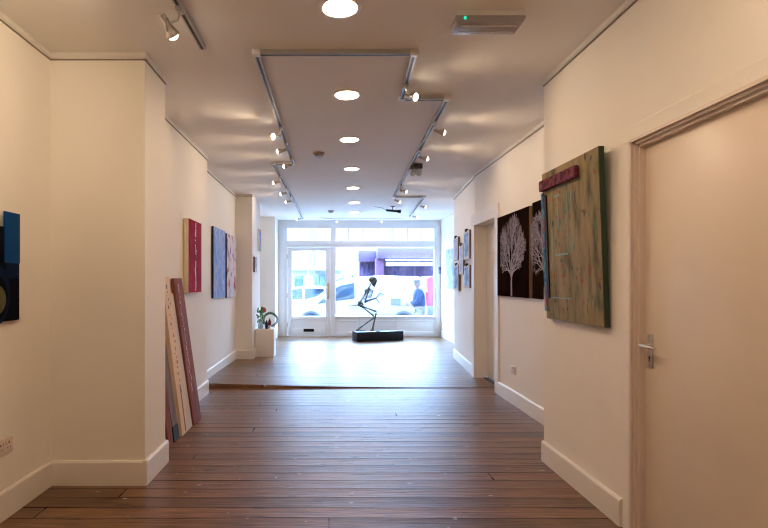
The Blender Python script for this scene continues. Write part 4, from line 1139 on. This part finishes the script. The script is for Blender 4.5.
g = G(); g.box(3.0, 3.075, VY0 + 0.01, VY0 + 0.13, 0.55, 1.0, bev=0.01); g.build('tail_lamp', mat('tail_lamp_red', (0.5, 0.03, 0.05), 0.2), van)
g = G(); g.box(-0.20, -0.08, VY0 - 0.17, VY0 - 0.02, 0.72, 0.88, bev=0.03); g.tube([(-0.1, VY0 - 0.04, 0.74), (-0.08, VY0 + 0.03, 0.70)], 0.02, 8); g.build('wing_mirror', M_vanw, van)
for x in (-0.63, 2.30):
    g = G(); g.lathe([(0.0, 0), (0.37, 0), (0.37, 0.02), (0, 0.02)], (x, VY0 - 0.006, SZ + 0.32), (0, 1, 0), n=32); g.build('wheel_arch', M_greytrim, van)
    wheel(van, x, VY0 + 0.08, 0.32); wheel(van, x, VY1 - 0.08, 0.32)

def hatchback(label, x0, yc, color, name='parked_car', length=3.9, group=None):
    m = mat('car_paint', color, 0.25, coat=0.5)
    c = thing(name, label, 'car', (x0 + length / 2, yc, SZ), 0, group)
    k = length / 3.9; ya, yb = yc - 0.8, yc + 0.8
    p = [(0, 0.20), (0.02, 0.55), (0.15, 0.72), (0.95, 0.88), (1.62, 1.34), (2.3, 1.45), (3.1, 1.42), (3.62, 1.05), (3.86, 0.95), (3.9, 0.5), (3.88, 0.2)]
    g = G(); g.prism([(x0 + a * k, SZ + b) for a, b in p], ya, yb, 'y', bev=0.06, seg=3); g.build('car_body', m, c)
    g = G(); g.prism([(x0 + a * k, SZ + b) for a, b in [(1.15, 0.93), (1.66, 1.29), (2.25, 1.36), (2.25, 0.93)]], ya - 0.006, ya + 0.02, 'y')
    g.prism([(x0 + a * k, SZ + b) for a, b in [(2.33, 0.93), (2.33, 1.36), (3.05, 1.34), (3.42, 1.05), (3.35, 0.95)]], ya - 0.006, ya + 0.02, 'y'); g.build('side_window', M_carglass, c, smooth=0)
    t_ = bmesh.new(); g = G()
    t_.faces.new([t_.verts.new(q) for q in ((x0 + 1.0 * k, ya + 0.1, SZ + 0.92), (x0 + 1.0 * k, yb - 0.1, SZ + 0.92), (x0 + 1.58 * k, yb - 0.15, SZ + 1.325), (x0 + 1.58 * k, ya + 0.15, SZ + 1.325))]); bmesh.ops.translate(t_, verts=t_.verts, vec=(-0.015, 0, 0.012)); bmesh.ops.solidify(t_, geom=t_.faces[:], thickness=0.01); g._merge(t_, 0); g.build('windscreen', M_carglass, c, smooth=0)
    g = G(); g.ball((x0 + 0.1, ya + 0.2, SZ + 0.62), 0.11, (0.8, 1.2, 0.7)); g.build('headlamp', M_hub, c)
    for x in (0.72, 3.1): wheel(c, x0 + x * k, ya + 0.08, 0.30); wheel(c, x0 + x * k, yb - 0.08, 0.30)
    return c
hatchback('white car parked behind the van nose, seen through the door glass', -3.35, 21.0, (0.84, 0.85, 0.87))
# red van further along
rv = thing('red_van', 'red vehicle beyond the rear of the white van', 'van', (5.4, 19.9, SZ))
M_redv = mat('red_vehicle_paint', (0.30, 0.05, 0.10), 0.3, coat=0.2)
g = G(); g.prism([(3.52, 0.0), (3.52, 1.46), (3.62, 1.52), (6.2, 1.52), (7.0, 0.8), (7.5, 0.65), (7.55, 0.0)], 19.0, 20.8, 'y', bev=0.05, seg=3); g.build('van_body', M_redv, rv)
g = G(); g.prism([(5.6, 0.75), (5.6, 1.35), (6.1, 1.35), (6.6, 0.75)], 18.99, 19.02, 'y'); g.build('side_window', M_carglass, rv, smooth=0)
g = G(); g.box(3.46, 7.6, 18.98, 20.82, -0.12, 0.42, bev=0.03); g.build('lower_trim', M_greytrim, rv)
for x in (4.3, 6.8): wheel(rv, x, 19.08, 0.32); wheel(rv, x, 20.72, 0.32)

# purple shop opposite
M_purple = mat('purple_fascia', (0.060, 0.034, 0.086), 0.5, noise=(2, 0.06))
M_lilac = mat('lilac_wall', (0.085, 0.052, 0.098), 0.6, noise=(2, 0.06))
M_pinkp = mat('pink_purple_pillar', (0.10, 0.038, 0.085), 0.6)
M_awn = mat('white_awning', (0.86, 0.86, 0.88), 0.6)
M_shopglass = ramp_mat('shop_display_glass', [(0.30, (0.02, 0.014, 0.05)), (0.5, (0.05, 0.035, 0.09)), (0.65, (0.12, 0.08, 0.15)), (0.8, (0.3, 0.26, 0.3))], 1.4, rough=0.2)
shp = thing('shop_building', 'purple single-storey shop with white awning across the street', 'building', (5.0, 31.0, SZ))
k = 28.0 / 520
def BX(px): return (px - 331) * k
def BZz(py): return CAM_H + (282 - py) * k
g = G(); g.box(BX(379), 14, 28.6, 36, SZ, BZz(250)); g.box(BX(361), BX(381), 29.6, 36, SZ, BZz(251)); g.build('wall', M_lilac, shp, smooth=0)
g = G(); g.box(BX(377), 14, 27.6, 28.7, BZz(259), BZz(248.3), bev=0.03); g.box(BX(359.5), BX(379), 28.9, 29.7, BZz(261), BZz(249.3), bev=0.03); g.build('fascia', M_purple, shp)
g = G(); g.box(BX(376), BX(384), 27.9, 28.7, SZ, BZz(258)); g.build('pillar', M_pinkp, shp, smooth=0)
g = G(); g.prism([(27.0, BZz(260.3)), (27.0, BZz(261.5)), (28.7, BZz(259.5)), (28.7, BZz(258.6))], BX(385), 14, 'x'); g.build('awning', M_awn, shp, smooth=0)
g = G(); g.box(BX(386), 14, 27.95, 28.05, BZz(266), BZz(262)); g.build('sign_board', M_awn, shp, smooth=0)
g = G(); g.box(BX(386), 14, 28.50, 28.62, SZ + 0.4, BZz(265.5)); g.build('shop_window', M_shopglass, shp, smooth=0)
for px in (394, 405, 416, 427):
    g = G(); g.box(BX(px) - 0.05, BX(px) + 0.05, 28.45, 28.6, SZ, BZz(265)); g.build('mullion', M_lilac, shp, smooth=0)
for px in (363.5, 369, 374):
    g = G(); g.box(BX(px) - 0.09, BX(px) + 0.09, 29.5, 29.62, SZ + 0.4, BZz(263)); g.build('window', M_shopglass, shp, smooth=0)

# far terrace of low shops seen through the door
tb = thing('terrace_building', 'pale low shop row with blue fronts far beyond the entrance door', 'building', (-1.5, 44, SZ))
k2 = 42.0 / 520
def TX(px): return (px - 331) * k2
def TZz(py): return CAM_H + (282 - py) * k2
M_paleblue = mat('pale_blue_render', (0.20, 0.21, 0.24), 0.7, noise=(1, 0.1))
M_bluefront = ramp_mat('blue_shopfront', [(0.35, (0.035, 0.05, 0.09)), (0.55, (0.07, 0.09, 0.14)), (0.7, (0.13, 0.14, 0.18))], 1.2, (1, 1, 0.5))
M_slate = mat('slate_roof', (0.15, 0.16, 0.19), 0.7, noise=(2, 0.1))
g = G(); g.box(-12, TX(341), 42.2, 50, SZ, TZz(269)); g.build('wall', M_paleblue, tb, smooth=0)
g = G(); g.prism([(41.8, TZz(270.5)), (41.8, TZz(268.8)), (44.5, TZz(265.5)), (50, TZz(265.5)), (50, TZz(270.5))], -12.2, TX(342), 'x'); g.build('roof', M_slate, tb, smooth=0)
for a, b, c in ((294.5, 304, 276), (313.5, 319, 274), (319.8, 326, 274), (334, 339, 275)):
    g = G(); g.box(TX(a), TX(b), 42.0, 42.25, SZ, TZz(c)); f = g.build('shopfront', M_bluefront, tb, smooth=0)
    g = G(); g.box(TX(a) + 0.1, TX(b) - 0.1, 41.96, 42.02, SZ + 0.6, TZz(c) - 0.25); g.build('window', M_carglass, f, smooth=0)
# hedge line and trees far off
M_hedge = ramp_mat('hazy_foliage', [(0.35, (0.10, 0.12, 0.12)), (0.6, (0.16, 0.18, 0.18)), (0.75, (0.25, 0.26, 0.26))], 3)
def tree(label, x, y, h, r):
    t = thing('street_tree', label, 'tree', (x, y, SZ), 0, 'hazy trees beyond the street')
    g = G(); g.tube([(x, y, SZ), (x + 0.05, y, SZ + h * 0.5), (x, y, SZ + h * 0.8)], [0.14, 0.10, 0.05], 8); g.build('trunk', M_greytrim, t)
    g = G(); rnd = random.Random(int(x * 100))
    for i in range(60):
        a = rnd.uniform(0, 2 * PI); b = rnd.uniform(-1, 1); q = rnd.uniform(0.5, 1)
        g.ball((x + r * q * math.cos(a) * math.sqrt(1 - b * b), y + r * q * math.sin(a) * math.sqrt(1 - b * b), SZ + h * 0.72 + r * 0.7 * q * b), r * 0.24, (1, 1, 0.7), u=7, v=5)
    g.build('crown', M_hedge, t)
tree('low hazy tree just beside the purple shop', 0.9, 38, 2.3, 0.75)
tree('low hazy tree further from the purple shop, over the van roof', -0.1 + 2.1, 46, 2.6, 0.8)
# road sign
rs = thing('road_sign', 'triangular warning sign above a white plate on a pole across the street', 'road sign', (-1.02, 23.2, SZ))
k3 = 23.2 / 520
g = G(); g.tube([(-1.02, 23.2, SZ), (-1.02, 23.2, 2.36)], 0.03, 10); g.build('pole', M_hub, rs)
def tri(s, c): return [(-1.02 - s * 0.5, c - s * 0.33), (-1.02 + s * 0.5, c - s * 0.33), (-1.02, c + s * 0.54)]
g = G(); g.prism(tri(0.40, 2.12), 23.15, 23.165, 'y', bev=0.004); tp = g.build('triangle_plate', mat('sign_red', (0.60, 0.10, 0.12), 0.4), rs)
g = G(); g.prism(tri(0.27, 2.115), 23.145, 23.152, 'y'); g.build('triangle_face', M_awn, tp, smooth=0)
g = G(); g.box(-1.21, -0.82, 23.15, 23.165, 0.98, 1.52, bev=0.005); g.build('plate', M_awn, rs)
for px, lab in ((310.8, 'thin lamp post behind the road sign'), (314.3, 'thin dark lamp post beside the road sign')):
    x = (px - 331) * 26.5 / 520
    lp = thing('lamp_post', lab, 'lamp post', (x, 27.6, SZ), 0, 'lamp posts across the street')
    x = (px - 331) * 27.6 / 520
    lp.location.x = x
    g = G(); g.tube([(x, 27.6, SZ + 0.12), (x, 27.6, 1.0), (x, 27.6, 4.6)], [0.06, 0.035, 0.03], 8); g.build('post', M_greytrim, lp)
    g = G(); g.tube([(x, 27.6, 4.55), (x + 0.1, 27.5, 4.75), (x + 0.1, 27.0, 4.8)], 0.025, 8); g.box(x + 0.02, x + 0.18, 26.6, 27.05, 4.75, 4.84, bev=0.02); g.build('lamp_head', M_greytrim, lp)

# this building's unseen upper storeys and neighbours' shops, added to block sky light outside
M_brickf = mat('facade_render', (0.32, 0.30, 0.29), 0.8, noise=(1.5, 0.08))
g = G(); g.box(-18, 24, 12.42, 12.78, 2.96, 11.0); g.box(-18, -2.15, 12.42, 12.78, -0.3, 2.96); g.box(3.05, 24, 12.42, 12.78, -0.3, 2.96); struct(g.build('wall_facade_skyblock', M_brickf, smooth=0))

# ---------------------------------------------------------------- passer-by
def skin_mesh(name, joints, edges, mats, parent, sub=2, root=0):
    me = bpy.data.meshes.new(name + '_base')
    me.from_pydata([j[0] for j in joints], edges, [])
    o = bpy.data.objects.new(name + '_base', me); COL.objects.link(o)
    md = o.modifiers.new('skin', 'SKIN'); md.use_smooth_shade = True
    for i, j in enumerate(joints):
        sv = me.skin_vertices[0].data[i]; r = j[1]
        sv.radius = r if isinstance(r, tuple) else (r, r)
        sv.use_root = (i == root)
    sd_ = o.modifiers.new('sub', 'SUBSURF'); sd_.levels = sub; sd_.render_levels = sub
    dg = bpy.context.evaluated_depsgraph_get()
    out = bpy.data.meshes.new_from_object(o.evaluated_get(dg))
    bpy.data.objects.remove(o)
    out.name = name
    g = G(); g.bm.free(); g.bm = bmesh.new(); g.bm.from_mesh(out)
    bpy.data.meshes.remove(out)
    return g
PX_, PY_ = 2.52, 15.0
pf = SZ + 0.0
person = thing('person', 'person in a blue padded jacket and pale cap walking past with arm held out', 'person', (PX_, PY_, pf))
def Q(x, y, z): return (PX_ + x, PY_ + y, pf + z)
M_skin = mat('skin', (0.21, 0.115, 0.095), 0.5); M_jacket = ramp_mat('blue_jacket', [(0.35, (0.012, 0.025, 0.07)), (0.6, (0.025, 0.05, 0.12)), (0.75, (0.06, 0.10, 0.18))], 9)
M_trous = mat('pale_trousers', (0.24, 0.22, 0.21), 0.8); M_cap = mat('pale_grey_cap', (0.10, 0.095, 0.10), 0.8); M_hairg = mat('grey_hair', (0.17, 0.14, 0.13), 0.8)
# body faces -X; near arm (-Y) reaches forward
J = [(Q(0.02, 0, 0.86), 0.13), (Q(0.03, 0, 1.02), 0.125), (Q(0.02, 0, 1.22), 0.15), (Q(0.0, 0, 1.36), 0.10), (Q(-0.02, 0, 1.43), 0.052), (Q(-0.04, 0, 1.50), 0.070), (Q(-0.045, 0, 1.56), 0.088), (Q(-0.035, 0, 1.61), 0.065),
     (Q(0.01, -0.18, 1.32), 0.062), (Q(-0.05, -0.23, 1.06), 0.048), (Q(-0.24, -0.20, 0.94), 0.036), (Q(-0.30, -0.19, 0.93), 0.030),
     (Q(0.01, 0.18, 1.32), 0.062), (Q(-0.02, 0.22, 1.05), 0.048), (Q(-0.22, 0.17, 0.95), 0.036), (Q(-0.28, 0.16, 0.95), 0.030),
     (Q(0.02, -0.09, 0.82), 0.095), (Q(-0.08, -0.09, 0.46), 0.062), (Q(-0.02, -0.09, 0.09), 0.042), (Q(-0.12, -0.09, 0.035), 0.034),
     (Q(0.02, 0.09, 0.82), 0.095), (Q(0.06, 0.09, 0.46), 0.062), (Q(0.20, 0.09, 0.10), 0.042), (Q(0.11, 0.09, 0.04), 0.034)]
E = [(0, 1), (1, 2), (2, 3), (3, 4), (4, 5), (5, 6), (6, 7), (2, 8), (8, 9), (9, 10), (10, 11), (2, 12), (12, 13), (13, 14), (14, 15), (0, 16), (16, 17), (17, 18), (18, 19), (0, 20), (20, 21), (21, 22), (22, 23)]
g = skin_mesh('body', J, E, None, person)
# face: nose, ears, eyes set into the one body mesh; five fingers on each hand
g.ball(Q(-0.137, 0, 1.535), 0.016, (1.2, 0.8, 1.3), u=8, v=6)
for s in (-1, 1):
    g.ball(Q(-0.03, s * 0.085, 1.54), 0.022, (0.7, 0.35, 1.2), u=8, v=6)
    g.ball(Q(-0.122, s * 0.032, 1.56), 0.009, u=8, v=6, m=1)
g.box(PX_ - 0.128, PX_ - 0.115, PY_ - 0.022, PY_ + 0.022, pf + 1.488, pf + 1.495, m=2)
for (hx, hy, hz) in ((-0.30, -0.19, 0.93), (-0.28, 0.16, 0.95)):
    for i in range(4):
        z = hz + 0.028 - i * 0.018; L_ = (0.068, 0.075, 0.070, 0.056)[i]
        g.tube([Q(hx - 0.01, hy, z), Q(hx - 0.045, hy - 0.016, z), Q(hx - 0.06, hy + 0.004, z - 0.003), Q(hx - 0.125 + L_, hy + 0.02, z - 0.004)], [0.010, 0.009, 0.008, 0.006], 7)
    g.tube([Q(hx, hy + 0.01, hz + 0.02), Q(hx - 0.03, hy + 0.022, hz + 0.045), Q(hx - 0.055, hy + 0.014, hz + 0.04)], [0.011, 0.010, 0.007], 7)
g.build('body', [M_skin, M_black, M_redpet], person, smooth=180)
Jj = [(Q(0.02, 0, 0.80), (0.17, 0.20)), (Q(0.03, 0, 1.02), (0.165, 0.20)), (Q(0.02, 0, 1.22), (0.175, 0.21)), (Q(0.0, 0, 1.37), (0.11, 0.12)), (Q(-0.01, 0, 1.42), (0.085, 0.085)),
      (Q(0.01, -0.20, 1.32), 0.088), (Q(-0.05, -0.24, 1.06), 0.074), (Q(-0.235, -0.20, 0.945), 0.056), (Q(0.01, 0.20, 1.32), 0.088), (Q(-0.02, 0.23, 1.05), 0.074), (Q(-0.215, 0.17, 0.955), 0.056)]
g = skin_mesh('jacket', Jj, [(0, 1), (1, 2), (2, 3), (3, 4), (2, 5), (5, 6), (6, 7), (2, 8), (8, 9), (9, 10)], None, person)
g.build('jacket', M_jacket, person, smooth=180)
Jt = [(Q(0.02, 0, 0.86), 0.15), (Q(0.02, -0.09, 0.80), 0.11), (Q(-0.08, -0.09, 0.46), 0.082), (Q(-0.02, -0.09, 0.10), 0.065), (Q(0.02, 0.09, 0.80), 0.11), (Q(0.06, 0.09, 0.46), 0.082), (Q(0.19, 0.09, 0.12), 0.065)]
g = skin_mesh('trousers', Jt, [(0, 1), (1, 2), (2, 3), (0, 4), (4, 5), (5, 6)], None, person); g.build('trousers', M_trous, person, smooth=180)
for (x, y) in ((-0.07, -0.09), (0.15, 0.09)):
    g = G(); g.ball(Q(x, y, 0.045), 0.05, (2.5, 0.95, 0.9), u=12, v=8); g.build('shoe', M_greytrim, person)
g = G(); g.lathe([(0.097, 0.0), (0.100, 0.03), (0.085, 0.075), (0.045, 0.095), (0, 0.10)], Q(-0.04, 0, 1.595), n=20); g.prism([(-0.22, -0.06), (-0.12, -0.085), (-0.08, 0), (-0.12, 0.085), (-0.22, 0.06), (-0.235, 0)], 0, 0.012, 'z')
vv = [v_ for v_ in g.bm.verts][-12:]
for v_ in vv: v_.co += Vector((PX_, PY_, pf + 1.592))
g.build('cap', M_cap, person)
g = G(); g.ball(Q(-0.015, 0, 1.55), 0.092, (0.95, 1.0, 0.85), u=14, v=10); g.build('hair', M_hairg, person)
# stick held in front
t = tag(G().tube([(PX_ - 0.345, PY_ - 0.187, pf + 1.06 - 0.13), (PX_ - 0.50, PY_ - 0.187, pf + 0.925), (PX_ - 0.70, PY_ - 0.187, pf + 0.93)], [0.013, 0.012, 0.010], 8).build('walking_stick', M_greytrim), 'thin dark stick held out level by the passer-by in blue', 'stick')

# ---------------------------------------------------------------- light
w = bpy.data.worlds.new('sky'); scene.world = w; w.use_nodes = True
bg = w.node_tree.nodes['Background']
# overcast sky: pale near the horizon, brighter and bluer overhead
wt = w.node_tree
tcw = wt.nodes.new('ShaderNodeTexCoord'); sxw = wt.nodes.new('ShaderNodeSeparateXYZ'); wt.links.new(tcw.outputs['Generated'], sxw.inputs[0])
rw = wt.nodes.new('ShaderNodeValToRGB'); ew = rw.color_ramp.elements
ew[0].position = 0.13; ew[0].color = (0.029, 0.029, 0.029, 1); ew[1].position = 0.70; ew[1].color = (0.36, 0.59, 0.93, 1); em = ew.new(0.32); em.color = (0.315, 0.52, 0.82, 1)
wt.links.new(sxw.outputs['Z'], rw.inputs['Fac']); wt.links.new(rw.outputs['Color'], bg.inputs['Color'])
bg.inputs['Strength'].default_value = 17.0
def portal(x, z, sx, sz):
    l = bpy.data.lights.new('daylight_portal', 'AREA'); l.shape = 'RECTANGLE'; l.size = sx; l.size_y = sz; l.cycles.is_portal = True
    o = bpy.data.objects.new('daylight_portal', l); COL.objects.link(o); o.location = (x, WY + 0.12, z); o.rotation_euler = (-PI / 2, 0, 0)
portal(0.7, 1.53, 3.55, 2.2)

# ---------------------------------------------------------------- camera
cd = bpy.data.cameras.new('camera'); cam = bpy.data.objects.new('camera', cd); COL.objects.link(cam)
cam.location = (0, 0, CAM_H); cam.rotation_euler = (PI / 2, 0, 0)
cd.sensor_fit = 'HORIZONTAL'; cd.sensor_width = 36; cd.lens = 36 * 520 / 768
cd.shift_x = (384 - 331) / 768; cd.shift_y = (282 - 264) / 768
cd.clip_start = 0.05; cd.clip_end = 300
scene.camera = cam
scene.view_settings.view_transform = 'Standard'; scene.view_settings.look = 'None'
scene.view_settings.gamma = 1.0; scene.view_settings.exposure = 1.45; scene.view_settings.use_curve_mapping = False
scene.cycles.max_bounces = 10; scene.cycles.diffuse_bounces = 6; scene.cycles.transparent_max_bounces = 12
scene.cycles.sample_clamp_indirect = 6.0
scene.cycles.use_denoising = True
scene.cycles.filter_width = 1.2
